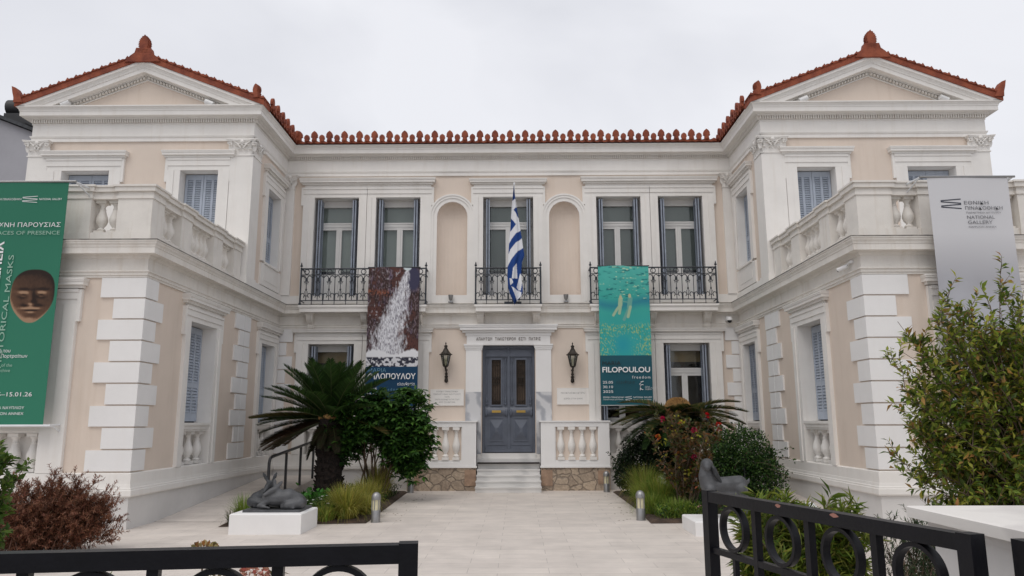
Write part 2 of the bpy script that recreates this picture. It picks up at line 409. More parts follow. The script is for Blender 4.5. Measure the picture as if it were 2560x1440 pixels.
# openings
main_up = [(2.35, 3.54), (4.0, 5.19)]
main_ops = [(-.67, .67, 4.66, 7.6), (-.68, .68, .87, 3.66)]
for s in (-1, 1):
    for a, b in main_up:
        main_ops += [(min(s*a, s*b), max(s*a, s*b), 4.66, 7.6), (min(s*a, s*b), max(s*a, s*b), .87, 3.66)]
    main_ops.append((min(s*1.09, s*1.90), max(s*1.09, s*1.90), 4.75, 7.07))
    main_ops.append((min(s*1.0, s*2.0), max(s*1.0, s*2.0), 7.07, 7.55))
INN_G = [(13.95, 15.15), (17.9, 18.85)]     # inner wall ground floor windows (depth range)
INN_U = (17.78, 18.72, 5.53, 7.42)
UPF = [(6.75, 7.64, 4.74, 7.48), (9.31, 10.43, 4.74, 7.48)]
GFF = (7.5, 8.75)
mw = MB(); mw.T = Tm
wallgrid(mw, -XI, XI, .5, 8.6, main_ops)
for s in (-1, 1):                            # niches with a round head and a curved back
    mn = MB(); mn.T = Tm; n = 20; cx = s*1.495; r = .405
    arc = [(cx+r*math.cos(pi-pi*i/n), 7.07+r*math.sin(pi*i/n)) for i in range(n+1)]
    for (xa, za), (xb, zb) in zip(arc, arc[1:]): mw.quad((xa, 0, za), (xb, 0, zb), (xb, 0, 7.55), (xa, 0, 7.55))
    for e in (-1, 1): mw.quad((cx+e*r, 0, 7.07), (cx+e*.495, 0, 7.07), (cx+e*.495, 0, 7.55), (cx+e*r, 0, 7.55))
    m = 12; D = .26
    for i in range(m):                       # half-elliptic back
        a0, a1 = pi*i/m, pi*(i+1)/m
        p0 = (cx-r*math.cos(a0), -D*math.sin(a0)); p1 = (cx-r*math.cos(a1), -D*math.sin(a1))
        mn.quad((p0[0], p0[1], 4.75), (p1[0], p1[1], 4.75), (p1[0], p1[1], 7.07), (p0[0], p0[1], 7.07))
        for j in range(6):                   # quarter dome
            b0, b1 = pi/2*j/6, pi/2*(j+1)/6
            def q(a, b): return (cx-r*math.cos(a)*math.cos(b), -D*math.sin(a)*math.cos(b), 7.07+r*math.sin(b))
            mn.quad(q(a0, b0), q(a1, b0), q(a1, b1), q(a0, b1))
    mn.quad((cx-r, 0, 4.75), (cx+r, 0, 4.75), (cx+r, -D, 4.75), (cx-r, -D, 4.75)); mn.build('niche', 'plaster', museum, smooth='all', recalc=False)
for s in (-1, 1):
    mw.T = Ti(s)
    wallgrid(mw, YG, YM, .5, 4.6, [(a, b, *GFZ) for a, b in INN_G])
    wallgrid(mw, YU, YM, 4.6, 8.6, [INN_U])
    mw.T = Tg(s)
    wallgrid(mw, XI, XO, .5, 4.6, [(*GFF, *GFZ)])
    mw.T = Tu(s)
    wallgrid(mw, XI, XO, 4.6, 8.6, UPF)
    mw.T = lambda a, b, c, s=s: (s*a, b, c)
    mw.quad((XO, YG, 0), (XO, 27, 0), (XO, 27, 4.7), (XO, YG, 4.7)); mw.quad((XO, YU, 4.7), (XO, 27, 4.7), (XO, 27, 8.6), (XO, YU, 8.6))
    mw.quad((XI, YG, 4.6), (XO, YG, 4.6), (XO, YU, 4.6), (XI, YU, 4.6))
mw.T = lambda a, b, c: (a, b, c); mw.quad((-XO, 27, 0), (XO, 27, 0), (XO, 27, 8.6), (-XO, 27, 8.6))
wall = mw.build('wall', 'plaster', museum, recalc=False)

FULL = [(-XO, YG), (-XI, YG), (-XI, YM), (XI, YM), (XI, YG), (XO, YG)]
UPP = [(-XO, 26.5), (-XO, YU), (-XI, YU), (-XI, YM), (XI, YM), (XI, YU), (XO, YU), (XO, 26.5)]
# plinth
mb = MB()
mb.sweep(FULL, [(.045, -.01), (.045, .50), (.02, .51), (0, .51)]); mb.build('plinth', 'plinth', museum, recalc=False)
mb = MB()
mb.sweep(FULL, [(0, .50), (.09, .50), (.10, .52), (.10, .60), (.085, .605), (.085, .635), (.07, .64), (.065, .69), (.055, .69), (.055, .86), (.02, .872), (0, .875)])
mb.build('plinth_moulding', 'white', museum, recalc=False)
# storey cornice
mb = MB()
mb.sweep(FULL, [(0, 4.06), (.03, 4.06), (.03, 4.095), (.05, 4.10), (.05, 4.14), (.075, 4.155), (.075, 4.175), (.03, 4.18), (.03, 4.380), (.05, 4.390), (.075, 4.440), (.20, 4.445), (.20, 4.440), (.21, 4.440), (.21, 4.540),
                (.22, 4.545), (.225, 4.570), (.25, 4.605), (.25, 4.630), (.265, 4.635), (.265, 4.655), (0, 4.675)])
mb.build('storey_cornice', 'white_old', museum, recalc=False)
mb = MB(); mb.sweep(FULL, [(.15, 4.662), (.272, 4.6565), (.272, 4.671), (.15, 4.678)]); mb.build('cornice_dirt_line', 'dirt_line', museum, recalc=False)  # thin strip added for the dark dirt and lichen line along the top edge
mb = MB(); mb.sweep(UPP[2:6], [(0, 4.7), (.045, 4.72), (.045, 4.93), (.0, 4.94)]); mb.build('base_band', 'white', museum, recalc=False)
# entablature
mb = MB()
mb.sweep(UPP, [(0, 8.20), (.04, 8.20), (.04, 8.285), (.055, 8.29), (.07, 8.325), (.07, 8.335), (.035, 8.34), (.035, 8.61), (.05, 8.62), (.05, 8.645), (.045, 8.65), (.045, 8.735), (.105, 8.74), (.115, 8.775),
               (.23, 8.78), (.23, 8.775), (.245, 8.775), (.245, 8.875), (.255, 8.88), (.26, 8.91), (.29, 8.955), (.315, 8.97), (.315, 8.995), (-.4, 9.01)])
corn = mb.build('roof_cornice', 'white', museum, recalc=False)
def dentrow(T, u0, u1, step=.056, w=.034):
    mb = MB(); mb.T = T; k = int((u1-u0)/step)
    for i in range(k):
        u = u0+(i+.5)*(u1-u0)/k; mb.box(u-w/2, u+w/2, .04, .10, 8.655, 8.739)
    mb.build('dentil_course', 'white_old', corn)
dentrow(Tm, -XI+.1, XI-.1)
for s in (-1, 1): dentrow(Ti(s), YU-.05, YM-.1); dentrow(Tu(s), XI-.06, XO+.05)

# pediments
def rake(s):
    apx, hw, z0, zA = 8.6, 2.87, 8.99, 10.13
    sl = (zA-z0)/hw; L = math.hypot(hw, zA-z0)
    ped = None
    mb = MB(); mb.T = Tu(s)
    mb.add([(XI-.1, .012, 8.9), (XO+.1, .012, 8.9), (apx, .012, 10.0)], [(0, 1, 2)])
    ped = mb.build('pediment', 'plaster', museum, recalc=False)
    # raking mouldings: (outward d, drop below the white top edge)
    prof = [(.0, .60), (.045, .60), (.045, .565), (.03, .56), (.03, .45), (.105, .445), (.10, .40), (.225, .395), (.225, .40), (.24, .40), (.24, .245), (.255, .24), (.26, .20), (.29, .125), (.315, .10), (.315, .0), (-.3, 0)]
    mb = MB(); mb.T = Tu(s); k = len(prof); vs = []
    c = math.cos(math.atan(sl))
    for e in (-1, 0, 1):
        for d, dr in prof:
            h = dr/c*.62
            if e == 0: vs.append((apx, d, zA-h))
            else:
                # run the moulding down until it meets the horizontal cornice top
                zb = 8.985
                t = (zA-h-zb)/sl; t = min(t, hw + (.0 if d < .3 else .02)); vs.append((apx+e*t, d, zA-h-sl*t))
    fs = [(i*k+j, (i+1)*k+j, (i+1)*k+j+1, i*k+j+1) for i in range(2) for j in range(k-1)]
    mb.add(vs, fs); mb.build('raking_cornice', 'white', ped, recalc=False)
    for e in (-1, 1):
        mb = MB(); mb.T = Tu(s); n = 26
        for i in range(n):
            t = .06+(2.0-.1)*i/n; h0 = .545/c*.62; h1 = .47/c*.62; w = .022
            xs = (apx+e*(t-w), apx+e*(t+w)); za = (zA-sl*(t-w), zA-sl*(t+w))
            mb.add([(xs[0], .02, za[0]-h0), (xs[1], .02, za[1]-h0), (xs[1], .02, za[1]-h1), (xs[0], .02, za[0]-h1), (xs[0], .10, za[0]-h0), (xs[1], .10, za[1]-h0), (xs[1], .10, za[1]-h1), (xs[0], .10, za[0]-h1)],
                   [(4, 5, 6, 7), (0, 1, 5, 4), (1, 2, 6, 5), (2, 3, 7, 6), (3, 0, 4, 7)])
        mb.build('raking_dentil_course', 'white_old', ped)
    return sl
for s in (-1, 1): SL = rake(s)

# ------------------------------------------------------------------ roofs
def palmette(h, w, teeth=9, base=.45, waist=.62):
    """pointed leaf outline with a saw-toothed edge"""
    def hw(t): return w*.5*(.66+.34*math.sin(pi*min(t, .42)/.84)) if t < .42 else w*.5*max(0, 1-((t-.42)/.58)**2.0)**.75
    right = [(w*.5*.66, 0)]; n = teeth
    for i in range(n):
        t0, t1 = .10+.84*i/n, .10+.84*(i+.75)/n
        right.append((hw(t0)*.84, h*t0)); right.append((hw(t1)*1.0+.028*h, h*t1+.025*h))
    right.append((.012, h*.97))
    return right+[(0, h*1.06)]+[(-x, z) for x, z in reversed(right)]
def simple_antefix():
    r = [(.075, 0), (.062, .05), (.058, .115), (.098, .125), (.098, .145), (.086, .152), (.092, .185), (.086, .22), (.066, .26), (.036, .29), (0, .318)]
    r = [(x*.94, z*.92) for x, z in r]; return r + [(-x, z) for x, z in reversed(r[:-1])]
def small_antefix():
    r = [(.06, 0), (.056, .05), (.075, .075), (.066, .085), (.076, .108), (.062, .122), (.064, .146), (.043, .152), (.037, .175), (.016, .172), (0, .192)]
    return r + [(-x, z) for x, z in reversed(r[:-1])]
mbA = MB(); mbA.extrude([(x, z) for x, z in simple_antefix()], -.03, .03); 
r2 = [(x*.72, .02+z*.9) for x, z in simple_antefix()]; mbA.extrude([p for p in r2], -.042, -.03)
mbS = MB(); mbS.extrude(small_antefix(), -.03, .03)
PA, PS = mbA, mbS
protos = {}
def antefix_row(parent, pts, rz):
    for i, p in enumerate(pts):
        big = i % 2 == 0; key = 'antefix' if big else 'small_antefix'
        if key not in protos:
            protos[key] = (PA if big else PS).build(key, 'terracotta', parent, origin=(0, 0, 0)); o = protos[key]
            o.location = Vector(p)-WO[parent.name]; o.rotation_euler = (0, 0, rz); WO[o.name] = Vector(p)
        else: inst(protos[key], p, parent, rz)
def roof_sheet(mb, e0, e1, up, n, amp=.045):
    """corrugated tile slope: eave from e0 to e1, rising along vector up; n tile columns"""
    e0, e1, up = Vector(e0), Vector(e1), Vector(up); m = n*6
    nrm = (e1-e0).normalized().cross(up.normalized())
    if nrm.z < 0: nrm = -nrm
    vs = []; rows = 8
    for r in range(rows+1):
        for i in range(m+1):
            t = i/m; w = abs(math.cos(pi*t*n))**.7; w = w*amp + .012*(r % 2)
            vs.append(tuple(e0+(e1-e0)*t+up*(r/rows)+nrm*w))
    mb.add(vs, [(r*(m+1)+i, r*(m+1)+i+1, (r+1)*(m+1)+i+1, (r+1)*(m+1)+i) for r in range(rows) for i in range(m)])
def eave_tiles(mb, T, u0, n, step, d):
    mb.T = T
    for i in range(n+1):                       # half-round cover tile ends, and hanging pan lips
        u = u0+i*step; k = 6
        arc = [(u+.075*math.cos(pi*j/k), 9.02+.10*math.sin(pi*j/k)) for j in range(k+1)]
        vs = [(x, d, z) for x, z in arc]+[(x, d-.5, z+.13) for x, z in arc]
        mb.add(vs, [(j, j+1, j+1+k+1, j+k+1) for j in range(k)]+[tuple(range(k+1))])
        if i < n:
            arc = [(u+step/2-.086*math.cos(pi*j/k), 9.075-.075*math.sin(pi*j/k)) for j in range(k+1)]
            vs = [(x, d+.03, z) for x, z in arc]+[(x, d+.03, z+.042) for x, z in arc]+[(x, d-.5, z+.13) for x, z in arc]
            mb.add(vs, [(j, j+1, j+1+k+1, j+k+1) for j in range(k)]+[(j+k+1, j+k+2, j+2*k+3, j+2*k+2) for j in range(k)])
EV = .345
mb = MB(); eave_tiles(mb, Tm, -5.59, 55, .2018, EV)
mb.T = lambda a, b, c: (a, b, c); roof_sheet(mb, (-XI, YM-EV, 9.03), (XI, YM-EV, 9.03), (0, 6, 1.9), 60)
roof = mb.build('roof', 'terracotta', museum, recalc=False)
antefix_row(roof, [(-5.59+.2018*i, YM-EV-.01, 9.07) for i in range(55)], 0)
for s in (-1, 1):
    mb = MB(); mb.T = lambda a, b, c, s=s: (s*a, b, c)
    apx, hw = 8.6, 2.93; zt = 10.22; rise = SL*hw
    for e in (-1, 1):
        e0 = (apx+e*hw, YU-.36, zt-rise); e1 = (apx+e*hw, 26, zt-rise)
        roof_sheet(mb, e0, e1, (-e*hw, 0, rise), 46)
        # verge: a band of tiles along the rake with a scalloped upper edge
        n = 15; vs = []
        for i in range(n+1):
            t = hw*i/n; vs.append((apx+e*t, zt-SL*t))
        for (xa, za), (xb, zb) in zip(vs, vs[1:]):
            mb.add([(xa, YU-.34, za-.09), (xb, YU-.34, zb-.09), (xb, YU-.34, zb+.10), (xb*.5+xa*.5, YU-.34, (za+zb)/2+.115), (xa, YU-.34, za+.075),
                    (xa, YU+.1, za-.09), (xb, YU+.1, zb-.09), (xb, YU+.1, zb+.10), (xb*.5+xa*.5, YU+.1, (za+zb)/2+.115), (xa, YU+.1, za+.075)],
                   [(0, 1, 2, 3, 4), (0, 5, 6, 1), (2, 1, 6, 7), (3, 2, 7, 8), (4, 3, 8, 9), (0, 4, 9, 5)])
            # tile nib
            xm = xb-(xb-xa)*.12; zm = zb+.10
            mb.add([(xm-.045, YU-.36, zm-.02), (xm+.045, YU-.36, zm-.03), (xm+e*.0, YU-.36, zm+.05), (xm-.045, YU+.05, zm-.02), (xm+.045, YU+.05, zm-.03), (xm, YU+.05, zm+.05)], [(0, 1, 2), (0, 3, 4, 1), (1, 4, 5, 2), (2, 5, 3, 0)])
    mb.T = Ti(s); eave_tiles(mb, Ti(s), YU+.18, 11, .2018, .345)
    wr = mb.build('roof', 'terracotta', museum, recalc=False)
    antefix_row(wr, [(s*(XI-.355), YU+.18+.2018*i, 9.07) for i in range(12)], -s*pi/2)
    def acro(x, y, z, h, w, rz, teeth):
        m = MB(); m.extrude(palmette(h, w, teeth), -.05, .05); m.extrude([(px*.8, .03+pz*.9) for px, pz in palmette(h, w, teeth)], -.065, -.05)
        m.box(-w*.42, w*.42, -.07, .07, -.1, h*.12)
        o = m.build('acroterion', 'terracotta', wr, origin=(0, 0, 0)); o.location = Vector((x, y, z))-WO[wr.name]; o.rotation_euler = (0, 0, rz); WO[o.name] = Vector((x, y, z))
    acro(s*8.6, YU-.3, 10.34, .40, .27, 0, 8)
    m = MB(); m.extrude([(-.42, -.15), (.42, -.15), (.3, .0), (.2, .08), (.17, .22), (-.17, .22), (-.2, .08), (-.3, .0)], YU-.37, YU-.2)
    m.T = lambda a, b, c: (a+s*8.6, b, c+10.21); m2 = MB(); m2.T = m.T; m2.extrude([(-.42, -.15), (.42, -.15), (.3, .0), (.2, .08), (.17, .2), (-.17, .2), (-.2, .08), (-.3, .0)], YU-.37, YU-.2); m2.build('acroterion_base', 'terracotta', wr)
    acro(s*5.86, YU-.3, 9.24, .24, .18, s*.35, 6)
    m = MB(); m.extrude([(-.10, 0), (.12, 0), (.13, .12), (.17, .25), (.20, .40), (.10, .36), (.02, .24), (-.02, .14)], -.09, .09)
    o = m.build('corner_tile', 'terracotta', wr, origin=(0, 0, 0)); o.location = Vector((s*11.42, YU-.28, 9.06))-WO[wr.name]; o.rotation_euler = (0, 0, 0 if s > 0 else pi)

# ------------------------------------------------------------------ quoins
def quoins():
    z0, z1, n = .885, 4.065, 9; h = (z1-z0)/n
    for s in (-1, 1):
        mb = MB()
        for i in range(n):                       # index 0 at the top
            za, zb = z1-(i+1)*h+.012, z1-i*h-.012; long_front = i % 2 == 0
            fu = .72 if long_front else .49; fi = .40 if long_front else .62
            mb.T = lambda a, b, c, s=s: (s*a, b, c)
            e = .035
            poly = [(XI-e, YG-e), (XI+fu, YG-e), (XI+fu, YG+.05), (XI+.05, YG+.05), (XI+.05, YG+fi), (XI-e, YG+fi)]
            k = len(poly)
            b_ = .012
            mb.add([(x, y, za) for x, y in poly]+[(x, y, zb) for x, y in poly], [tuple(range(k)), tuple(range(2*k-1, k-1, -1))]+[(j, (j+1) % k, (j+1) % k+k, j+k) for j in range(k)])
        mb.build('corner_quoins', 'white_clean', museum)
        mb = MB(); mb.T = Ti(s)
        for i in range(n):
            za, zb = z1-(i+1)*h+.012, z1-i*h-.012
            a, b = (.36, .34) if i % 2 else (.52, .48)
            c = 16.72
            mb.box(c-a+.09*(i % 2), c-.002, -.02, .035, za, zb); mb.box(c+.002, c+b-.10*(1-i % 2), -.02, .041, za, zb)
        mb.build('middle_quoins', 'white_clean', museum)
        mb = MB()
        for i in range(n):
            za, zb = z1-(i+1)*h+.012, z1-i*h-.012; w = .40 if i % 2 == 0 else .24
            mb.T = lambda a, b, c, s=s: (s*a, b, c); mb.box(XI-w, XI-.001, YM-.035, YM+.02, za, zb)
        mb.build('inner_quoins', 'white_clean', museum)
quoins()

# ------------------------------------------------------------------ pilasters with leafy capitals
def capital(mb, w, h, d, cx, z0, ret=0):
    """pilaster capital in wall coordinates (u, d, z): flared bell, two rows of curling leaves, corner scrolls, abacus"""
    mb.box(cx-w/2-.015, cx+w/2+.015, 0, d+.02, z0, z0+.025)
    n = 6
    for i in range(n):
        t0, t1 = i/n, (i+1)/n; f = lambda t: .0+.05*t**2
        mb.add([(cx-w/2-f(t0), 0, z0+.02+h*.86*t0), (cx+w/2+f(t0), 0, z0+.02+h*.86*t0), (cx+w/2+f(t0), d+f(t0), z0+.02+h*.86*t0), (cx-w/2-f(t0), d+f(t0), z0+.02+h*.86*t0),
                (cx-w/2-f(t1), 0, z0+.02+h*.86*t1), (cx+w/2+f(t1), 0, z0+.02+h*.86*t1), (cx+w/2+f(t1), d+f(t1), z0+.02+h*.86*t1), (cx-w/2-f(t1), d+f(t1), z0+.02+h*.86*t1)],
               [(2, 3, 7, 6), (1, 2, 6, 5), (3, 0, 4, 7)])
    def leaf(u, zb, lh, lw, out, dd):
        k = 6; vs = []
        for i in range(k+1):
            t = i/k; ww = lw*(.55+.6*math.sin(pi*min(t*1.1, 1)))*.5; dz = zb+lh*(1-(1-t)**1.6)*(1 if t < .85 else .97-.15*(t-.85)/.15)
            do = dd+.012+out*t**3
            for x in (-1, -.5, 0, .5, 1): vs.append((u+x*ww, do-(.02*abs(x)), dz))
        mb.add(vs, [(i*5+j, i*5+j+1, (i+1)*5+j+1, (i+1)*5+j) for i in range(k) for j in range(4)])
    m = max(2, int(round(w/.14)))
    for i in range(m): leaf(cx-w/2+w*(i+.5)/m, z0+.03, h*.36, w/m*1.0, .06, d)
    for i in range(m+1): leaf(cx-w/2+w*i/m, z0+.03+h*.2, h*.42, w/m*.9, .075, d)
    for e in (-1, 1):                            # scrolls
        pts = []
        for i in range(22):
            a = i/21*3.6*pi; r = .062*(1-i/24); pts.append((cx+e*(w/2-.005+.02-.0+r*math.cos(a)*.9), d+.055+.01*math.sin(a), z0+h*.74+r*math.sin(a)))
        mb.tube(pts, .016, 5)
        pts = [(cx+e*(.03+.3*w*t), d+.045+.02*t, z0+h*(.45+.38*math.sin(pi/2*t))) for t in [i/6 for i in range(7)]]; mb.tube(pts, .016, 5)
        pts = [(cx+e*(.05+.05*math.cos(a)), d+.05, z0+h*.66+.035*math.sin(a)) for a in [i/9*2*pi for i in range(10)]]; mb.tube(pts, .013, 5)
    mb.sphere((cx, d+.06, z0+h*.86), (.05, .03, .045), 8, 6)
    # abacus with concave front
    k = 8; zt = z0+h*.88
    top = [(cx+(w/2+.085)*(2*i/k-1), d+.11-.055*math.sin(pi*i/k)) for i in range(k+1)]
    poly = [(cx-w/2-.085, 0)]+top+[(cx+w/2+.085, 0)]; q = len(poly)
    for za, zb, sc in ((zt, zt+h*.06, 0), (zt+h*.06+.002, z0+h, .012)):
        P = [(x+(sc if x > cx else -sc), y+(sc if y > 0 else 0)) for x, y in poly]
        mb.add([(x, y, za) for x, y in P]+[(x, y, zb) for x, y in P], [tuple(range(q)), tuple(range(q, 2*q))]+[(j, (j+1) % q, (j+1) % q+q, j+q) for j in range(q)])
for s in (-1, 1):
    # outer corner
    mb = MB(); mb.T = Tu(s); mb.box(10.83, XO+.05, -.2, .06, 4.72, 7.82); mb.box(10.80, XO+.08, -.2, .085, 4.74, 4.95)
    p = mb.build('pilaster', 'white', museum); mb = MB(); mb.T = Tu(s); capital(mb, .44, .385, .06, (10.83+XO+.05)/2, 7.82); mb.build('capital', 'white', p, recalc=False)
    # inner corner, wraps round onto the courtyard side
    mb = MB(); mb.T = lambda a, b, c, s=s: (s*a, b, c); mb.box(XI-.06, 6.47, YU-.06, YU+.48, 4.72, 7.82); mb.box(XI-.085, 6.5, YU-.085, YU+.51, 4.74, 4.95)
    p = mb.build('pilaster', 'white', museum); mb = MB(); mb.T = Tu(s); capital(mb, .53, .385, .06, (XI-.06+6.47)/2, 7.82)
    mb.T = Ti(s); capital(mb, .54, .385, .06, YU+.21, 7.82); mb.build('capital', 'white', p, recalc=False)
    # slim pilaster in the re-entrant corner
    mb = MB(); mb.T = lambda a, b, c, s=s: (s*a, b, c); mb.box(XI-.26, XI+.01, YM-.07, YM+.02, 4.94, 7.82)
    p = mb.build('pilaster', 'white', museum); mb = MB(); mb.T = lambda a, b, c, s=s: (s*a, YM-b, c); capital(mb, .25, .385, .07, XI-.135, 7.82); mb.build('capital', 'white', p, recalc=False)

# ------------------------------------------------------------------ windows
def louvre_leaf(mb, ua, ub, za, zb, d, cols=2, t=.04, split=.62, pitch=.055):
    w = ub-ua; st = .055
    cw = (w-st*(cols+1))/cols
    for i in range(cols+1): u = ua+i*(cw+st); mb.box(u, u+st, d-t, d, za, zb)
    zm = za+(zb-za)*(1-split); rails = [(za, za+.16), (zm-.05, zm+.05), (zb-.13, zb)]
    for a, b in rails:
        for i in range(cols): u = ua+st+i*(cw+st); mb.box(u+.0005, u+cw-.0005, d-t+.001, d-.002, a, b)
    for (a, b) in ((rails[0][1], rails[1][0]), (rails[1][1], rails[2][0])):
        n = max(1, int((b-a)/pitch))
        for j in range(n):
            z = a+(j+.5)*(b-a)/n; hh = (b-a)/n
            for i in range(cols):
                u = ua+st+i*(cw+st)
                mb.add([(u, d-.006, z-hh*.42), (u+cw, d-.006, z-hh*.42), (u+cw, d-t+.004, z+hh*.36), (u, d-t+.004, z+hh*.36),
                        (u, d-.006, z-hh*.10), (u+cw, d-.006, z-hh*.10), (u+cw, d-t+.004, z+hh*.68), (u, d-t+.004, z+hh*.68)],
                       [(0, 1, 5, 4), (4, 5, 6, 7), (0, 3, 2, 1), (2, 3, 7, 6)])
def cap(mb, u0, u1, z0, z1, d0=.06, deep=.17):
    h = z1-z0; steps = [(0, .28, .35), (.28, .30, .42), (.30, .62, .80), (.62, .68, .84), (.68, .86, .93), (.86, 1, 1.0)]
    for a, b, f in steps:
        dd = d0+(deep-d0)*f; e = (dd-d0)*.75
        mb.box(u0+deep*.55-e, u1-deep*.55+e, -.02, dd, z0+h*a, z0+h*b)
def surround(mb, ua, ub, za, zb, L, Rr, top, dep, ears=.06, earz=.28, capz=None, capo=.14, d=.05, deep=.17):
    reveal(mb, ua, ub, za, zb, dep)
    o1 = .05                                   # inner fascia lower, outer fascia prouder
    for u0, u1 in ((ua-L, ua), (ub, ub+Rr)):
        outer = (u0, u0+(u1-u0)*.52) if u1 == ua else (u1-(u1-u0)*.52, u1)
        inner = (outer[1]+.001, u1) if u1 == ua else (u0, outer[0]-.001)
        mb.box(outer[0], outer[1], -.02, d+.018, za, zb+.001); mb.box(inner[0], inner[1], -.02, d, za, zb+.001)
    zt = zb+top
    mb.box(ua-L, ub+Rr, -.02, d, zb+.002, zb+top*.36); mb.box(ua-L, ub+Rr, -.02, d+.018, zb+top*.36+.001, zb+top*.8); mb.box(ua-L-.01, ub+Rr+.01, -.02, d+.035, zb+top*.8+.001, zt)
    if ears:
        for u0, u1 in ((ua-L-ears, ua-L+.005), (ub+Rr-.005, ub+Rr+ears)): mb.box(u0, u1, -.02, d+.012, zb-earz, zt-.002)
    if capz:
        mb.box(ua-L+.02, ub+Rr-.02, -.02, d-.005, zt+.001, capz[0]-.001)
        cap(mb, ua-L-capo, ub+Rr+capo, capz[0], capz[1], d, deep)
bal_prof = [(.060, 0), (.060, .06), (.045, .061), (.058, .085), (.052, .105), (.033, .12), (.032, .14), (.062, .20), (.077, .27), (.074, .33), (.050, .43), (.036, .50), (.040, .505), (.040, .525), (.033, .53), (.033, .58), (.050, .61), (.058, .63), (.060, .632), (.060, .69)]
def baluster_mesh(parent, h, name='baluster', m='white', rs=1.0):
    mb = MB(); k = h/.69
    mb.lathe([(r*rs, z*k) for r, z in bal_prof[2:-2]], n=14)
    w = .068*rs; mb.box(-w, w, -w, w, 0, .06*k); mb.box(-w, w, -w, w, .632*k, .69*k)
    return mb
_bal = {}
def balusters(parent, pts, h, m='white', rs=1.0):
    key = (round(h, 3), m, rs)
    for p in pts:
        if key not in _bal:
            o = baluster_mesh(None, h, rs=rs).build('baluster', m, parent, smooth=True, origin=(0, 0, 0)); _bal[key] = o
            o.location = Vector(p)-WO[parent.name]; WO[o.name] = Vector(p)
        else: inst(_bal[key], p, parent)
def closed_window(T, ua, ub, za, zb, L, Rr, top, capz, name='window', dep=.30, sd=-.24, open_dark=False, balus=0, sill=None, capo=.14):
    mb = MB(); mb.T = T
    surround(mb, ua, ub, za, zb, L, Rr, top, dep, capz=capz, capo=capo)
    w = mb.build(name, 'white', museum, recalc=False)
    zs = sill if sill else za
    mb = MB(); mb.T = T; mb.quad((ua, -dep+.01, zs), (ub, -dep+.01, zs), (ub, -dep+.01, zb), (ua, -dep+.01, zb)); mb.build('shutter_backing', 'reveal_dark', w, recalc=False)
    um = (ua+ub)/2
    for a, b in ((ua+.012, um-.004), (um+.004, ub-.012)):
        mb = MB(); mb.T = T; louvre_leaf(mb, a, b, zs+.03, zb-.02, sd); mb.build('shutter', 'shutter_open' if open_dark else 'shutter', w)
    if sill:
        mb = MB(); mb.T = T; mb.box(ua+.002, ub-.002, -dep, .05, sill-.05, sill+.002); mb.box(ua+.002, ub-.002, -dep, .025, sill-.12, sill-.051); mb.box(ua+.002, ub-.002, -dep, .005, sill-.16, sill-.121)
        mb.box(ua+.003, ub-.003, -dep, -.23, za, sill-.16)
        mb.build('sill', 'white', w)
        n = balus; pts = [T(ua+(ub-ua)*(i+.5)/n, -.12, za+.01) for i in range(n)]
        balusters(w, pts, sill-.165-za-.01, rs=1.28)
    return w
for s in (-1, 1):
    a, b = INN_G[0]; closed_window(Ti(s), a, b, GFZ[0], 3.56, .24, .26, .26, (3.875, 4.035), sill=1.66, balus=3)
    a, b = INN_G[1]; closed_window(Ti(s), a, b, GFZ[0], 3.56, .22, .22, .26, (3.875, 4.035), sill=1.66, balus=3, open_dark=s > 0, capo=.10, dep=.24, sd=-.10 if s > 0 else -.165)
    closed_window(Tg(s), GFF[0], GFF[1], GFZ[0], 3.60, .42, .42, .26, (3.875, 4.035), sill=1.66, balus=4, dep=.34)
    a, b, c, d_ = INN_U; closed_window(Ti(s), a, b, c, d_, .27, .27, .30, (7.80, 7.955), capo=.08, dep=.23, sd=-.155)
    mb = MB(); mb.T = Ti(s); mb.box(a-.27, b+.27, -.02, .05, 4.95, c-.05); mb.box(a-.05, b+.05, .049, .058, 5.08, c-.25); mb.box(a-.06, b+.06, -.25, .08, c-.05, c+.004); mb.build('window_apron', 'white', museum)
    for (a, b, c, d_), (l, r) in zip(UPF, ((.27, .30), (.28, .36))): closed_window(Tu(s), a, b, c, d_, l, r, .30, (7.785, 7.94))

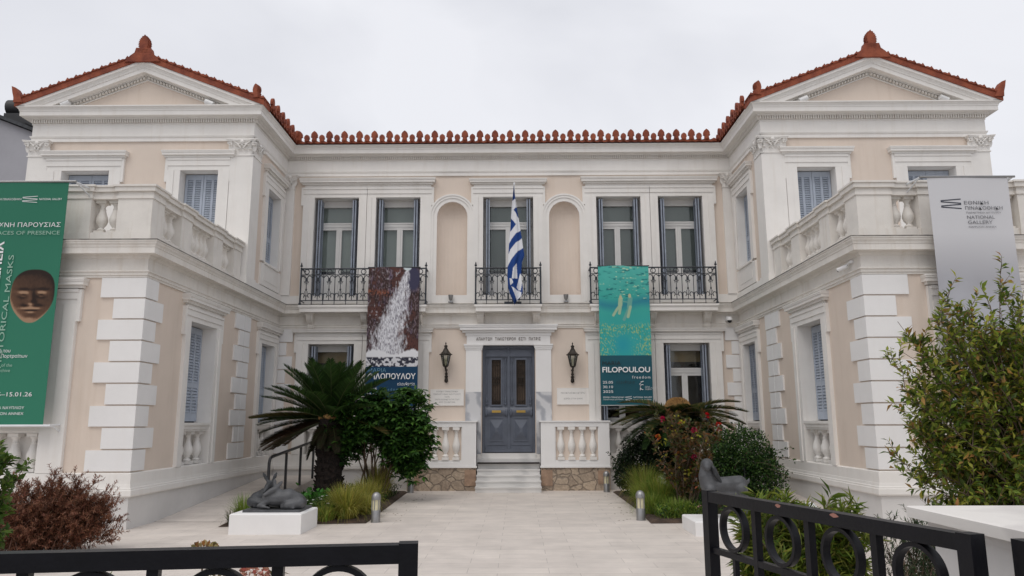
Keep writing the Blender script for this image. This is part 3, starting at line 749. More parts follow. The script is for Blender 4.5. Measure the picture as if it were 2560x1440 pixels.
def french_window(T, ua, ub, za, zb, parent, kind):
    """kind 'up': tall balcony door; 'gf': ground-floor window with balusters below"""
    dep = .38; fd = -.34
    bot = za if kind == 'up' else 1.66
    H = zb-bot
    ztop = zb-.17; zt0 = zb-(.60 if kind == 'up' else .62); zt1 = zt0-.15
    zp = bot+(.92 if kind == 'up' else .10)
    mb = MB(); mb.T = T; um = (ua+ub)/2; fr = .05
    mb.box(ua, ub, fd-.06, fd+.03, ztop, zb-.001)                               # head board
    mb.box(ua, ub, fd-.06, fd+.004, zt1, zt0); mb.box(ua, ub, fd-.05, fd+.02, zt1+.03, zt1+.055); mb.box(ua, ub, fd-.05, fd+.02, zt0-.045, zt0-.02)
    for u0, u1 in ((ua, ua+fr+.03), (ub-fr-.03, ub)):
        mb.box(u0, u1, fd-.06, fd, bot, zt1-.0005); mb.box(u0, u1, fd-.06, fd, zt0+.0005, ztop-.0005)
    mb.box(um-.075, um+.075, fd-.055, fd+.004, bot, zt1-.0005); mb.box(um-.022, um+.022, fd-.05, fd+.022, bot, zt1-.0006)
    for u0, u1 in ((ua+fr+.0305, um-.0755), (um+.0755, ub-fr-.0305)):
        mb.box(u0, u1, fd-.055, fd-.001, bot, zp); mb.box(u0, u1, fd-.055, fd-.001, zt1-.05, zt1-.001)
        if kind == 'up': mb.box(u0+.06, u1-.06, fd-.05, fd+.012, bot+.15, zp-.12)
    w = mb.build('window_sash', 'sash', parent)
    mb = MB(); mb.T = T
    for u0, u1, z0, z1 in ((ua+.08, ub-.08, zt0, ztop), (ua+.08, um-.07, zp, zt1-.05), (um+.07, ub-.08, zp, zt1-.05)):
        mb.quad((u0, fd-.03, z0), (u1, fd-.03, z0), (u1, fd-.03, z1), (u0, fd-.03, z1))
    mb.build('pane', 'glass', parent, recalc=False)
    mb = MB(); mb.T = T
    if kind == 'up':
        mb.quad((ua, fd-.12, bot+1.02), (ub, fd-.12, bot+1.02), (ub, fd-.12, zb), (ua, fd-.12, zb)); mb.build('blind', 'curtain', parent, recalc=False)
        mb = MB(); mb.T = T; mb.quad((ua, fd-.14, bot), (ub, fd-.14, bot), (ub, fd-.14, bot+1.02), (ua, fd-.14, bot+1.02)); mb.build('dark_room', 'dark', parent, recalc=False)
    else:
        reveal(mb, ua, ub, bot, zb, 1.2, back=True, d=fd-.08); mb.build('dark_room', 'interior', parent, recalc=False)
        mb = MB(); mb.T = T; mb.quad((ua+.05, fd-.3, zt0+.18), (ub-.05, fd-.3, zt0+.18), (ub-.05, fd-.3, zb), (ua+.05, fd-.3, zb)); mb.build('roller_blind', 'interior_warm', parent, recalc=False)
    for e, u in ((0, ua), (1, ub)):                                             # open bifold shutters standing in the reveals
        mb = MB(); s_ = 1 if e == 0 else -1
        base = T; hz = zb-.045
        def TT(a, d, z, u=u, s_=s_): return base(u+s_*(.07+d), a, z)
        mb.T = TT; louvre_leaf(mb, -.33, -.01, bot+.02, hz, .045, cols=1, t=.035)
        mb.T = lambda a, d, z, u=u, s_=s_: base(u+s_*(.118+d+.05*(a+.33)), a, z)
        louvre_leaf(mb, -.33, -.015, bot+.02, hz, .045, cols=1, t=.035)
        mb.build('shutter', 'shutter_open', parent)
def pair(sgn, a, b, za, zb, top, capz, capo, kind, name):
    mb = MB(); mb.T = lambda u, d, z: Tm(sgn*u, d, z)
    (a0, a1), (b0, b1) = a, b; g = (a1+b0)/2-.012+.025
    for ua, ub, l, r, in ((a0, a1, .30, g-.006-a1), (b0, b1, b0-g-.006, .30)):
        surround(mb, ua, ub, za, zb, l, r, top, .40, ears=0)
    for u0, u1 in ((a0-.30-.06, a0-.295), (b1+.295, b1+.36)): mb.box(u0, u1, -.02, .062, zb-.22, zb+top-.002)
    mb.box(a0-.30+.02, b1+.30-.02, -.02, .05, zb+top+.001, capz[0]-.001); cap(mb, a0-.30-capo, b1+.30+capo, capz[0], capz[1], .05, .19)
    w = mb.build(name, 'white', museum, recalc=False)
    for ua, ub in (a, b): french_window(lambda u, d, z: Tm(sgn*u, d, z), ua, ub, za, zb, w, kind)
    return w
for s in (-1, 1):
    pair(s, main_up[0], main_up[1], 4.66, 7.6, .28, (7.95, 8.115), .11, 'up', 'paired_window')
    w = pair(s, main_up[0], main_up[1], .87, 3.66, .26, (3.925, 4.035), .11, 'gf', 'paired_window')
    pts = []
    for a, b in main_up:
        mb = MB(); mb.T = lambda u, d, z, s=s: Tm(s*u, d, z)
        mb.box(a+.002, b-.002, -.38, .05, 1.60, 1.658); mb.box(a+.002, b-.002, -.38, .02, 1.50, 1.599); mb.box(a+.003, b-.003, -.38, -.25, .87, 1.5)
        pts += [Tm(s*(a+(b-a)*(i+.5)/4), -.10, .88) for i in range(4)]; mb.build('sill', 'white', w)
    balusters(w, pts, .615, rs=1.25)
mb = MB(); mb.T = Tm; surround(mb, -.67, .67, 4.66, 7.6, .27, .27, .28, .40, ears=.05, earz=.22, capz=(7.95, 8.085), capo=.11)
w = mb.build('balcony_window', 'white', museum, recalc=False); french_window(Tm, -.67, .67, 4.66, 7.6, w, 'up')
# niche frames
for s in (-1, 1):
    mb = MB(); mb.T = Tm; cx = s*1.495; n = 24
    for r0, r1, d in ((.405, .50, .035), (.5005, .565, .055), (.5655, .61, .07)):
        prof = [(r0, 0), (r0, d), (r1, d), (r1, 0)]; pts = [(-1, 4.76)]+[None]*(n+1)+[(1, 4.76)]; vs = []
        for i in range(-1, n+2):
            for r, dd in prof:
                if i == -1: vs.append((cx-r, dd, 4.76))
                elif i == n+1: vs.append((cx+r, dd, 4.76))
                else: t = pi*i/n; vs.append((cx-r*math.cos(t), dd, 7.07+r*math.sin(t)))
        k = 4; mb.add(vs, [(i*k+j, (i+1)*k+j, (i+1)*k+j+1, i*k+j+1) for i in range(n+2) for j in range(k-1)])
    mb.build('niche_surround', 'white', museum, recalc=False)

# ------------------------------------------------------------------ balconies
def balcony(u0, u1, n, brackets):
    D = .44
    mb = MB(); mb.T = Tm
    mb.box(u0, u1, .1, D, 4.445, 4.545); mb.box(u0-.015, u1+.015, .1, D+.015, 4.546, 4.57); mb.box(u0-.03, u1+.03, .1, D+.03, 4.571, 4.62)
    b = mb.build('balcony', 'white', museum)
    for u in brackets:
        mb = MB(); mb.T = lambda a, b, c: Tm(a, b, c-.056); w = .085
        prof = [(.02, 4.10), (.06, 4.10), (.10, 4.13), (.115, 4.17), (.10, 4.205), (.12, 4.24), (.17, 4.27), (.235, 4.33), (.275, 4.40), (.285, 4.46), (.285, 4.499), (.02, 4.499)]
        k = len(prof); mb.add([(u-w, d, z) for d, z in prof]+[(u+w, d, z) for d, z in prof], [tuple(range(k)), tuple(range(2*k-1, k-1, -1))]+[(j, (j+1) % k, (j+1) % k+k, j+k) for j in range(k)])
        mb.box(u-w-.02, u+w+.02, .02, .305, 4.45, 4.4985)
        for e in (-1, 1):
            mb.tube([(u+e*.06, d+.008, z) for d, z in prof[3:10]], .016, 5)
        mb.tube([(u-w-.006, .19, 4.40), (u+w+.006, .19, 4.40)], .05, 10); mb.tube([(u-w-.004, .075, 4.17), (u+w+.004, .075, 4.17)], .035, 8)
        mb.build('bracket', 'white_old', b)
    # iron railing
    mb = MB(); mb.T = Tm; d = D-.03; zb, zt = 4.625, 5.575
    def line(p, q, r=.009): mb.tube([p, q], r*1.25, 6)
    for z, r in ((zt, .017), (zt-.16, .009), (zb+.12, .011)):
        line((u0, d, z), (u1, d, z), r)
        for u in (u0, u1): line((u, d, z), (u, .03, z), r)
    for u in (u0, u1):
        mb.tube([(u, d, zb), (u, d, zt+.03)], .022, 8); mb.sphere((u, d, zt+.075), .034, 10, 8); mb.lathe([(.012, 0), (.02, .02), (.004, .07)], (u, d, zt+.1), 8); mb.box(u-.03, u+.03, d-.03, d+.03, zb, zb+.05)
    w = (u1-u0)/n
    def arcpts(c, r, a0, a1, k=9): return [(c[0]+r*math.cos(a0+(a1-a0)*i/(k-1)), d, c[1]+r*math.sin(a0+(a1-a0)*i/(k-1))) for i in range(k)]
    for i in range(n):
        cu = u0+(i+.5)*w
        if i: line((u0+i*w, d, zb), (u0+i*w, d, zt), .008)
        mb.tube(arcpts((cu, zt-.08), .062, 0, 2*pi, 15), .0115, 6, caps=False)
        line((cu, d, zb+.12), (cu, d, zt-.30), .008); line((cu, d, zt-.30), (cu, d, zt-.24), .012)
        hw = w*.5
        for e in (-1, 1):
            # upper C-scroll curling into the middle
            pts = [(cu+e*(hw-.01), d, zt-.20)]+[(cu+e*(hw*.52+hw*.40*math.cos(a)), d, zt-.26+.075*math.sin(a)) for a in [pi*.1+pi*.95*k/7 for k in range(8)]]+[(cu+e*hw*.16, d, zt-.33), (cu+e*hw*.30, d, zt-.365), (cu+e*hw*.40, d, zt-.33)]
            mb.tube(pts, .0115, 6)
            # lower scrolls and lance tips
            pts = [(cu+e*(hw-.01), d, zb+.13), (cu+e*hw*.92, d, zb+.24)]+[(cu+e*(hw*.60+hw*.33*math.cos(a)), d, zb+.25+.06*math.sin(a)) for a in [0, .8, 1.6, 2.4, 3.2, 4.2]]
            mb.tube(pts, .0115, 6)
            mb.tube([(cu, d, zb+.22), (cu+e*hw*.30, d, zb+.27), (cu+e*hw*.26, d, zb+.36)], .007, 5)
            mb.tube([(cu+e*.004, d, zb+.56), (cu+e*hw*.22, d, zb+.60), (cu+e*hw*.25, d, zb+.54)], .007, 5)
        mb.lathe([(.004, -.05), (.026, 0), (.004, .06)], (cu, d, zb+.40), 6); mb.lathe([(.004, -.04), (.022, 0), (.004, .06)], (cu, d, zt-.30), 6)
    mb.build('railing', 'iron', b, smooth=True)
    return b
balcony(-5.35, -2.12, 11, (-5.14, -3.73, -2.32)); balcony(2.12, 5.35, 11, (2.32, 3.73, 5.14)); balcony(-.835, .835, 6, (-.72, .72))

# ------------------------------------------------------------------ terrace balustrades on the wings
def terrace(s):
    zb, zt = 4.665, 5.715; yf = YG+.12
    def TT(a, b, c): return (s*a, b, c)
    xf = XI+.06                                  # outer faces sit just behind the wall faces below
    th = .34
    mb = MB(); mb.T = TT
    piers_x = [(xf, xf+.60), (xf+1.06, xf+1.55), (xf+2.75, xf+3.2), (xf+4.6, XO)]
    piers_y = [(yf, yf+.60), (yf+1.15, yf+1.60), (yf+2.65, yf+3.1), (yf+3.75, YU-.09)]
    mb.box(xf+.012, XO, yf+.012, yf+th-.012, zb, zb+.22); mb.box(xf+.012, xf+th-.012, yf+th, YU-.1, zb, zb+.22)
    t = mb.build('terrace_balustrade', 'white_old', museum)
    def P(x0, x1, y0, y1):
        mb = MB(); mb.T = TT
        mb.box(x0-.02, x1+.02, y0-.02, y1+.02, zb+.001, zb+.215); mb.box(x0, x1, y0, y1, zb+.2155, zt-.235); mb.build('pier', 'white_old', t)
    for a, b in piers_x: P(a, b, yf, yf+th if a > xf else yf+.45)
    for a, b in piers_y[1:]: P(xf, xf+th, a, b)
    mb = MB(); mb.T = TT
    for z0, z1, e in ((zt-.235, zt-.19, .02), (zt-.1895, zt-.11, .005), (zt-.1095, zt-.03, .05), (zt-.0295, zt, .075)):
        k = .06
        mb.box(xf+.04-e, XO, yf+.04-e, yf+th-.04+e, z0, z1-.0004); mb.box(xf+.04-e, xf+th-.04+e, yf+th-.039+e, YU-.1, z0, z1-.0006)
        for i, (a, b) in enumerate(piers_x): mb.box(a-e, b+e, yf-e, (yf+th if i else yf+.45)+e, z0+.0003, z1+.003)
        for a, b in piers_y[1:]: mb.box(xf-e, xf+th+e, a-e, min(b+e, YU-.08), z0+.0002, z1+.002)
    mb.build('coping', 'white_old', t)
    pts = []
    for (a, b), (c, d), n in zip(piers_x, piers_x[1:], (2, 5, 6)): pts += [TT(b+(c-b)*(i+.5)/n, yf+th/2, zb+.221) for i in range(n)]
    for (a, b), (c, d), n in zip(piers_y, piers_y[1:], (2, 5, 3)): pts += [TT(xf+th/2, b+(c-b)*(i+.5)/n, zb+.221) for i in range(n)]
    balusters(t, pts, zt-.236-zb-.221, 'white_old', 1.25)
    mb = MB(); mb.T = TT; mb.box(xf+th, XO-.1, yf+th, YU, zb-.1, zb+.02); mb.build('terrace_floor', 'plinth', t)
for s in (-1, 1): terrace(s)

# ------------------------------------------------------------------ entrance
mb = MB(); mb.T = Tm
mb.box(-1.10, -.70, -.25, .05, 2.42, 3.50); mb.box(.70, 1.10, -.25, .05, 2.42, 3.50)
for s in (-1, 1):
    a, b = sorted((s*.68, s*1.12))
    mb.box(a, b, -.25, .065, 3.501, 3.545); mb.box(a-.015, b+.015, -.25, .08, 3.546, 3.60); mb.box(a-.03, b+.03, -.25, .10, 3.601, 3.645)
mb.box(-1.08, 1.08, -.02, .07, 3.646, 3.94); mb.box(-1.11, 1.11, -.02, .085, 3.86, 3.939)
mb.box(-.675, .675, -.3, .0695, 3.62, 3.646)
cap(mb, -1.28, 1.28, 3.941, 4.135, .07, .24)
portal = mb.build('door_portal', 'white_clean', museum)
for s in (-1, 1):
    mb = MB(); mb.T = Tm; a, b = sorted((s*.70, s*1.10)); mb.box(a, b, -.25, .05, .87, 2.419); mb.build('marble_jamb', 'marble_grey', portal)
textmesh('ΑΠΑΝΤΩΝ  ΤΙΜΙΩΤЄΡΟΝ  ЄΣΤΙ  ΠΑΤΡΙΣ', .108, 'ink_brown', 'inscription', lambda u, v: Tm(u, .0875, 3.735+v), portal, 'CENTER', 1.3, fit=1.66, bold=.002)
door = None
DP = -.16
mb = MB(); mb.T = Tm; mb.box(-.675, .675, DP-.09, DP-.03, .885, 3.62)
mb.box(-.675, -.62, DP-.03, DP+.03, .885, 3.62); mb.box(.62, .675, DP-.03, DP+.03, .885, 3.62); mb.box(-.619, .619, DP-.03, DP+.03, 3.54, 3.62)
door = mb.build('door', 'door_paint', museum)
for s in (-1, 1):
    mb = MB(); mb.T = lambda u, d, z, s=s: Tm(s*u, d+DP, z)
    x0, x1 = .012, .615
    # stiles and rails
    def bx(a, b, d0, d1, z0, z1): mb.box(a, b, d0, d1, z0, z1)
    bx(x0, x1, -.03, 0, .90, 1.16); bx(x0, x1, -.03, .0, 1.75, 2.08); bx(x0, x1, -.03, 0, 3.27, 3.53)
    bx(x0, .20, -.03, 0, 2.08, 3.27); bx(.44, x1, -.03, 0, 2.08, 3.27); bx(x0, .13, -.03, 0, 1.16, 1.75); bx(.50, x1, -.03, 0, 1.16, 1.75); bx(.13, .50, -.03, -.012, 1.16, 1.75)
    # foot mouldings
    bx(.02, .60, 0, .045, .91, .975); bx(.04, .585, 0, .035, .976, 1.02); bx(.06, .565, 0, .025, 1.021, 1.05); bx(.08, .55, 0, .015, 1.08, 1.11)
    # raised pyramid panel
    mb.box(.125, .505, -.012, .012, 1.17, 1.74); mb.add([(.15, .012, 1.2), (.48, .012, 1.2), (.48, .012, 1.71), (.15, .012, 1.71), (.28, .065, 1.4), (.35, .065, 1.4), (.35, .065, 1.51), (.28, .065, 1.51)], [(0, 1, 5, 4), (1, 2, 6, 5), (2, 3, 7, 6), (3, 0, 4, 7), (4, 5, 6, 7)])
    # belly moulding with the letter slot
    k = 8; pr = [(.0+.055*math.sin(pi*i/k), 1.80+.25*i/k) for i in range(k+1)]
    mb.add([(.03, d, z) for d, z in pr]+[(.60, d, z) for d, z in pr], [(j, j+1, j+k+2, j+k+1) for j in range(k)]+[tuple(range(k+1)), tuple(range(k+1, 2*k+2))])
    for u in (.055, .575): mb.sphere((u, .035, 1.90), (.045, .045, .10), 10, 8)
    # glazing frame and colonettes
    for a, b, c, d2 in ((.165, .20, 2.10, 3.25), (.44, .475, 2.10, 3.25)): bx(a, b, 0, .03, c, d2)
    bx(.165, .475, 0, .03, 2.06, 2.10); bx(.165, .475, 0, .03, 3.25, 3.30)
    for u in (.085, .56): mb.lathe([(.035, 0), (.035, .03), (.022, .04), (.032, .12), (.018, .2), (.022, .22), (.015, .25), (.02, .6), (.016, 1.05), (.025, 1.08), (.03, 1.14), (.035, 1.18)], (u, .02, 2.10), 10)
    # dentil and crest
    for i in range(16): bx(.04+i*.035, .058+i*.035, 0, .035, 3.31, 3.335)
    bx(.02, .605, 0, .045, 3.336, 3.365)
    cr = [(.03, 3.366)]+[(.03+.56*t, 3.40+.11*math.sin(pi*t)**.6+.012*math.sin(6*pi*t)) for t in [i/14 for i in range(15)]]+[(.59, 3.366)]
    kk = len(cr); mb.add([(x, 0.0, z) for x, z in cr]+[(x, .04, z) for x, z in cr], [tuple(range(kk)), tuple(range(kk, 2*kk))]+[(j, (j+1) % kk, (j+1) % kk+kk, j+kk) for j in range(kk)])
    leaf = mb.build('door_leaf', 'door_paint', door)
    mb = MB(); mb.T = lambda u, d, z, s=s: Tm(s*u, d+DP, z); mb.quad((.2, -.02, 2.08), (.44, -.02, 2.08), (.44, -.02, 3.27), (.2, -.02, 3.27)); mb.build('door_glass', 'interior', leaf, recalc=False)
    mb = MB(); mb.T = lambda u, d, z, s=s: Tm(s*u, d+DP, z)
    for i in range(4): mb.tube([(.235+i*.057, .01, 2.10), (.235+i*.057, .01, 3.20)], .007, 5); mb.lathe([(.004, 0), (.016, .03), (.002, .08)], (.235+i*.057, .01, 3.16), 5)
    for z in (2.2, 2.62, 2.80, 3.12): mb.tube([(.2, .012, z), (.44, .012, z)], .007, 5)
    for u in (.262, .32, .378):
        mb.tube([(u+.026*math.cos(a), .015, 2.16+.026*math.sin(a)) for a in [i/10*2*pi for i in range(11)]], .006, 5)
        mb.tube([(u+.024*math.cos(a), .015, 2.71+.07*math.sin(a)) for a in [i/10*2*pi for i in range(11)]], .007, 5)
    mb.build('grille', 'lantern_metal', leaf)
    mb = MB(); mb.T = lambda u, d, z, s=s: Tm(s*u, d+DP, z); mb.box(.20, .43, .05, .066, 1.895, 1.955); mb.box(.225, .405, .066, .075, 1.908, 1.942); mb.build('letter_slot', 'brass', leaf)
mb = MB(); mb.T = Tm; mb.box(-.028, .028, DP, DP+.035, .90, 3.53); mb.sphere((0, DP+.05, 3.53), .03); mb.build('centre_bead', 'door_paint', door)

# parapets either side of the steps
def parapet(s):
    TT = lambda a, b, c: (s*a, b, c)
    yf = 18.78
    mb = MB(); mb.T = TT
    mb.box(.80, 2.50, yf+.09, YM-.004, .58, 1.66); core = mb.build('front_parapet', 'plaster', museum)
    mb = MB(); mb.T = TT
    mb.box(.80, 1.15, yf, YM-.003, .59, 1.655); mb.box(2.24, 2.502, yf, YM-.0035, .59, 1.655)
    mb.box(1.15, 2.24, yf, yf+.0895, .59, .68); mb.box(1.15, 2.24, yf, yf+.0895, 1.54, 1.655)
    for a, b, c, d in ((1.15, 1.17, .68, 1.54), (2.22, 2.24, .68, 1.54)): mb.box(a, b, yf+.02, yf+.0894, c, d)
    mb.box(1.17, 2.22, yf+.015, yf+.0893, .68, .73)
    mb.box(.77, 2.53, yf-.025, YM-.002, 1.656, 1.69); mb.box(.78, 2.52, yf-.02, YM-.0025, .55, .5895)
    mb.build('parapet_frame', 'white_clean', core)
    balusters(core, [TT(1.30+i*.265, yf+.075, .735) for i in range(4)], .80, rs=1.25)
    mb = MB(); mb.T = TT; mb.box(.80, 2.50, yf+.015, YM-.005, -.01, .549); st = mb.build('stone_base', 'rubble', core)
    for q in ((.805, 1.08, .12, .50), (2.2, 2.49, .16, .48)): mb = MB(); mb.T = TT; mb.box(q[0], q[1], yf-.004, yf+.05, q[2], q[3]); mb.build('corner_block', 'block_brown', core)
for s in (-1, 1): parapet(s)
mb = MB(); n = 5
for i in range(n):
    z0, z1 = i*.128, (i+1)*.128; y = 18.28+i*.17
    mb.box(-.79+.012*i*.5, .79-.012*i*.5, y, 19.15, z0+.0005, z1-.03); mb.box(-.80+.006*i, .80-.006*i, y-.02, 19.15, z1-.0295, z1)
mb.box(-.798, .798, 19.03, 19.36, .64, .76); mb.box(-.68, .68, 19.1, 19.36, .7605, .884)
mb.build('steps', 'marble_white', museum)
# ------------------------------------------------------------------ banners
def colour_grid(name, m, T, w, h, nx, ny, fn, parent=None, thick=.006):
    """cloth w x h as a fine grid; fn(U, V) gives colours (U right, V down, in 0..1); T(u, d, z) with z down from the top"""
    U, V = np.meshgrid(np.linspace(0, 1, nx+1), np.linspace(0, 1, ny+1))
    C = fn(U, V)
    wav = .012*np.sin(U*5+V*3)+.008*np.sin(V*9+U*2)
    P = [T(u*w, d, -v*h) for u, v, d in zip(U.ravel(), V.ravel(), wav.ravel())]
    P2 = [T(u*w, d-thick, -v*h) for u, v, d in zip(U.ravel(), V.ravel(), wav.ravel())]
    k = nx+1; n = len(P)
    F = [(r*k+c, r*k+c+1, (r+1)*k+c+1, (r+1)*k+c) for r in range(ny) for c in range(nx)]
    F2 = [tuple(i+n for i in reversed(f)) for f in F]
    A = np.array(P+P2); c0 = A.mean(0)
    me = bpy.data.meshes.new(name); me.from_pydata((A-c0).tolist(), [], F+F2)
    at = me.attributes.new('Col', 'FLOAT_COLOR', 'POINT'); cc = np.ones((2*n, 4)); cc[:n, :3] = C.reshape(-1, 3); cc[n:, :3] = C.reshape(-1, 3)*.9
    at.data.foreach_set('color', cc.ravel())
    me.polygons.foreach_set('use_smooth', [True]*len(me.polygons)); me.materials.append(MATS[m])
    o = bpy.data.objects.new(name, me); link(o, parent, c0); return o
def fbm(U, V, sx, sy, seed, octv=4):
    rng = np.random.RandomState(seed); out = np.zeros_like(U); a = 1; tot = 0
    for o_ in range(octv):
        g = rng.rand(int(sy)+3, int(sx)+3); x = np.mod(U*sx, g.shape[1]-1.001); y = np.mod(V*sy, g.shape[0]-1.001); xi = x.astype(int); yi = y.astype(int)
        fx = x-xi; fy = y-yi; fx = fx*fx*(3-2*fx); fy = fy*fy*(3-2*fy)
        out += a*((g[yi, xi]*(1-fx)+g[yi, xi+1]*fx)*(1-fy)+(g[yi+1, xi]*(1-fx)+g[yi+1, xi+1]*fx)*fy); tot += a; a *= .55; sx *= 2; sy *= 2
    return out/tot
def mixc(a, b, t): t = np.clip(t, 0, 1)[..., None]; return a*(1-t)+np.array(b)*t
def waterfall(U, V):
    C = np.zeros(U.shape+(3,)); C[:] = (.050, .026, .024)
    f = fbm(U+V*.25, V, 7, 9, 3, 5); g = fbm(U, V, 22, 46, 5, 3); st = fbm(U+.3*V, V-.55*U+.6, 30, 12, 8, 3)
    C = mixc(C, (.13, .045, .035), (f-.5)*4); C = mixc(C, (.15, .11, .16), ((st-.56)*6)*(f < .55))
    g2 = fbm(U+V*.7, V-U*.5+1, 60, 60, 51, 2); C = mixc(C, (.20, .15, .17), (g2-.58)*5*(f < .54)); C = mixc(C, (.018, .010, .012), (.42-g2)*5); C = mixc(C, (.34, .31, .33), (g-.68)*8*(U < .62))
    C = mixc(C, (.26, .075, .03), (1-np.abs(V-.185-.05*(U-.2))/.03-9*np.maximum(U-.42, 0))*.8*(g2 > .47))
    C = mixc(C, (.045, .042, .085), (1-np.hypot((U-.88)/.16, (V-.085)/.11))*3)
    vv = V/.715
    cx = .80-.36*np.clip(vv*1.5, 0, 1)**.75+.03*np.sin(vv*6); hw = .03+.42*np.clip(vv-.04, 0, 1)**.75
    ed = fbm(U, V, 26, 30, 11, 4)
    m = (1-np.abs(U-cx)/hw)*2.0+(ed-.5)*2.6
    fl = fbm(U*1.3, V, 90, 70, 13, 2)
    W = mixc(np.zeros_like(C)+np.array((.28, .27, .31)), (.72, .72, .76), (fl-.33)*4.5)
    t = np.clip(m, 0, 1)[..., None]; C = C*(1-t)+W*t
    C = mixc(C, (.62, .70, .72), (1-np.hypot((U-.76)/.09, (V-.0)/.03))*4)
    foam = np.clip((V-.608+.018*np.sin(U*9))/.012+(ed-.5)*2, 0, 1)*(V < .655); C = mixc(C, (.76, .76, .79), foam)
    peb = fbm(U, V, 24, 60, 17, 2); pm = np.clip((V-.645)/.008, 0, 1); Pc = mixc(np.zeros_like(C)+np.array((.03, .03, .05)), (.66, .66, .69), (peb-.46)*9)
    t = pm[..., None]; C = C*(1-t)+Pc*t
    C[V > .715] = (.006, .045, .105)
    return C
def sea(U, V):
    C = np.zeros(U.shape+(3,)); C[:] = (.042, .37, .32)
    f = fbm(U, V, 3, 6, 21, 4)
    C = mixc(C, (.10, .47, .41), (1-V/.25)*.8+(f-.5)); C = mixc(C, (.025, .225, .30), (1-np.abs(V-.275-.02*np.sin(U*5))/.055)*1.0+(f-.5)*.4)
    C = mixc(C, (.03, .36, .36), (V-.3)*4)
    rp = fbm(U, V, 9, 90, 23, 3); C = mixc(C, (.012, .16, .17), (rp-.60)*7*(V < .25)); C = mixc(C, (.42, .62, .42), (fbm(U, V, 14, 110, 29, 2)-.66-.5*np.abs(U-.55)*(.5))*9*(V < .24))
    we = fbm(U+V*.5, V*1.0-U*.4+.4, 40, 40, 31, 2)
    m = np.maximum(np.abs(U-.5)*2.0-.15, 1-np.abs(V-.455)/.05)*np.clip((V-.40)/.06, 0, 1)
    C = mixc(C, (.36, .50, .18), (fbm(U+V*.6, V*1.2-U*.5+.5, 60, 70, 31, 2)-.62+.07*m)*8*np.clip(m*1.6, 0, 1)); C = mixc(C, (.05, .30, .20), (fbm(U-V*.4+.4, V, 50, 60, 33, 2)-.58)*6*np.clip(m, 0, 1))
    C = mixc(C, (.02, .32, .38), (1-np.hypot((U-.45)/.22, (V-.57)/.09))*1.2)
    def limb(C, pts, r, col):
        for (a, b), (c, d) in zip(pts, pts[1:]):
            px, py = U-a, (V-b)*2.6; dx, dy = c-a, (d-b)*2.6; L = dx*dx+dy*dy
            t = np.clip((px*dx+py*dy)/L, 0, 1); dd = np.hypot(px-t*dx, py-t*dy); C = mixc(C, col, (r-dd)/.008+.5)
        return C
    sk = (.36, .50, .33); sk2 = (.14, .38, .33)
    C = limb(C, [(.43, .245), (.42, .285)], .042, sk); C = limb(C, [(.42, .285), (.34, .325), (.28, .36)], .024, sk); C = limb(C, [(.43, .285), (.40, .345)], .027, sk)
    C = limb(C, [(.47, .26), (.56, .265)], .010, sk2); C = limb(C, [(.62, .24), (.60, .30)], .046, sk2); C = limb(C, [(.60, .30), (.54, .35), (.49, .39)], .028, sk2); C = limb(C, [(.62, .30), (.57, .37)], .027, sk)
    C = limb(C, [(.43, .225), (.43, .235)], .024, (.5, .48, .3)); C = limb(C, [(.61, .215), (.61, .225)], .026, (.5, .48, .3))
    C[V > .645] = (.012, .085, .115)
    C[(V > .94)] = (.010, .098, .120)
    return C
def greenmask(U, V):
    C = np.zeros(U.shape+(3,)); C[:] = (.022, .155, .095); C = mixc(C, (.030, .19, .118), V*1.0)
    # a printed photograph of a cast bronze face, centre and half size in banner units
    x = (U-MC[0])/MC[2]; y = (V-MC[1])/MC[3]
    y = np.clip(y, -1.6, 1.6); hw = np.where(y < 0, 1.0-.10*np.abs(y)**3, 1.0-.50*np.clip(y, 0, 1)**1.7); inside = (np.abs(x)/hw)**2.6+np.abs(y)**3.2
    hgt = np.sqrt(np.clip(1-np.clip(inside, 0, 1)**.9, 0, 1))*.9
    def bump(cx, cy, sx, sy, a): return a*np.exp(-((x-cx)/sx)**2-((y-cy)/sy)**2)
    hgt = hgt+bump(0, .10, .13, .28, .50)+bump(0, .27, .20, .09, .30)+bump(-.42, -.20, .26, .07, .22)+bump(.42, -.20, .26, .07, .22)-bump(-.40, -.03, .20, .09, .34)-bump(.40, -.03, .20, .09, .34)
    hgt = hgt+bump(-.40, -.02, .12, .05, .22)+bump(.40, -.02, .12, .05, .22)+bump(-.25, .40, .26, .07, .24)+bump(.25, .40, .26, .07, .24)+bump(0, .56, .22, .05, .18)-bump(0, .50, .25, .03, .2)+bump(0, .78, .25, .10, .16)-bump(-.3, .25, .16, .2, .1)-bump(.3, .25, .16, .2, .1)
    gy, gx = np.gradient(hgt, 1/U.shape[0]/MC[3], 1/U.shape[1]/MC[2]); sh = np.clip(.42-.28*gy*-1*-1+.12*gx+(fbm(U, V, 60, 120, 5, 2)-.5)*.2, 0, 1.2)
    face = mixc(np.zeros_like(C)+np.array((.018, .008, .005)), (.15, .075, .042), sh); face = mixc(face, (.38, .24, .15), (sh-.80)*2.0)
    t = np.clip((1-inside)/.06, 0, 1)[..., None]
    return C*(1-t)+face*t
def bar_rod(name, a, b, r, parent, m='plastic_white'):
    mb = MB(); mb.tube([a, b], r, 8); return mb.build(name, m, parent, smooth=True)

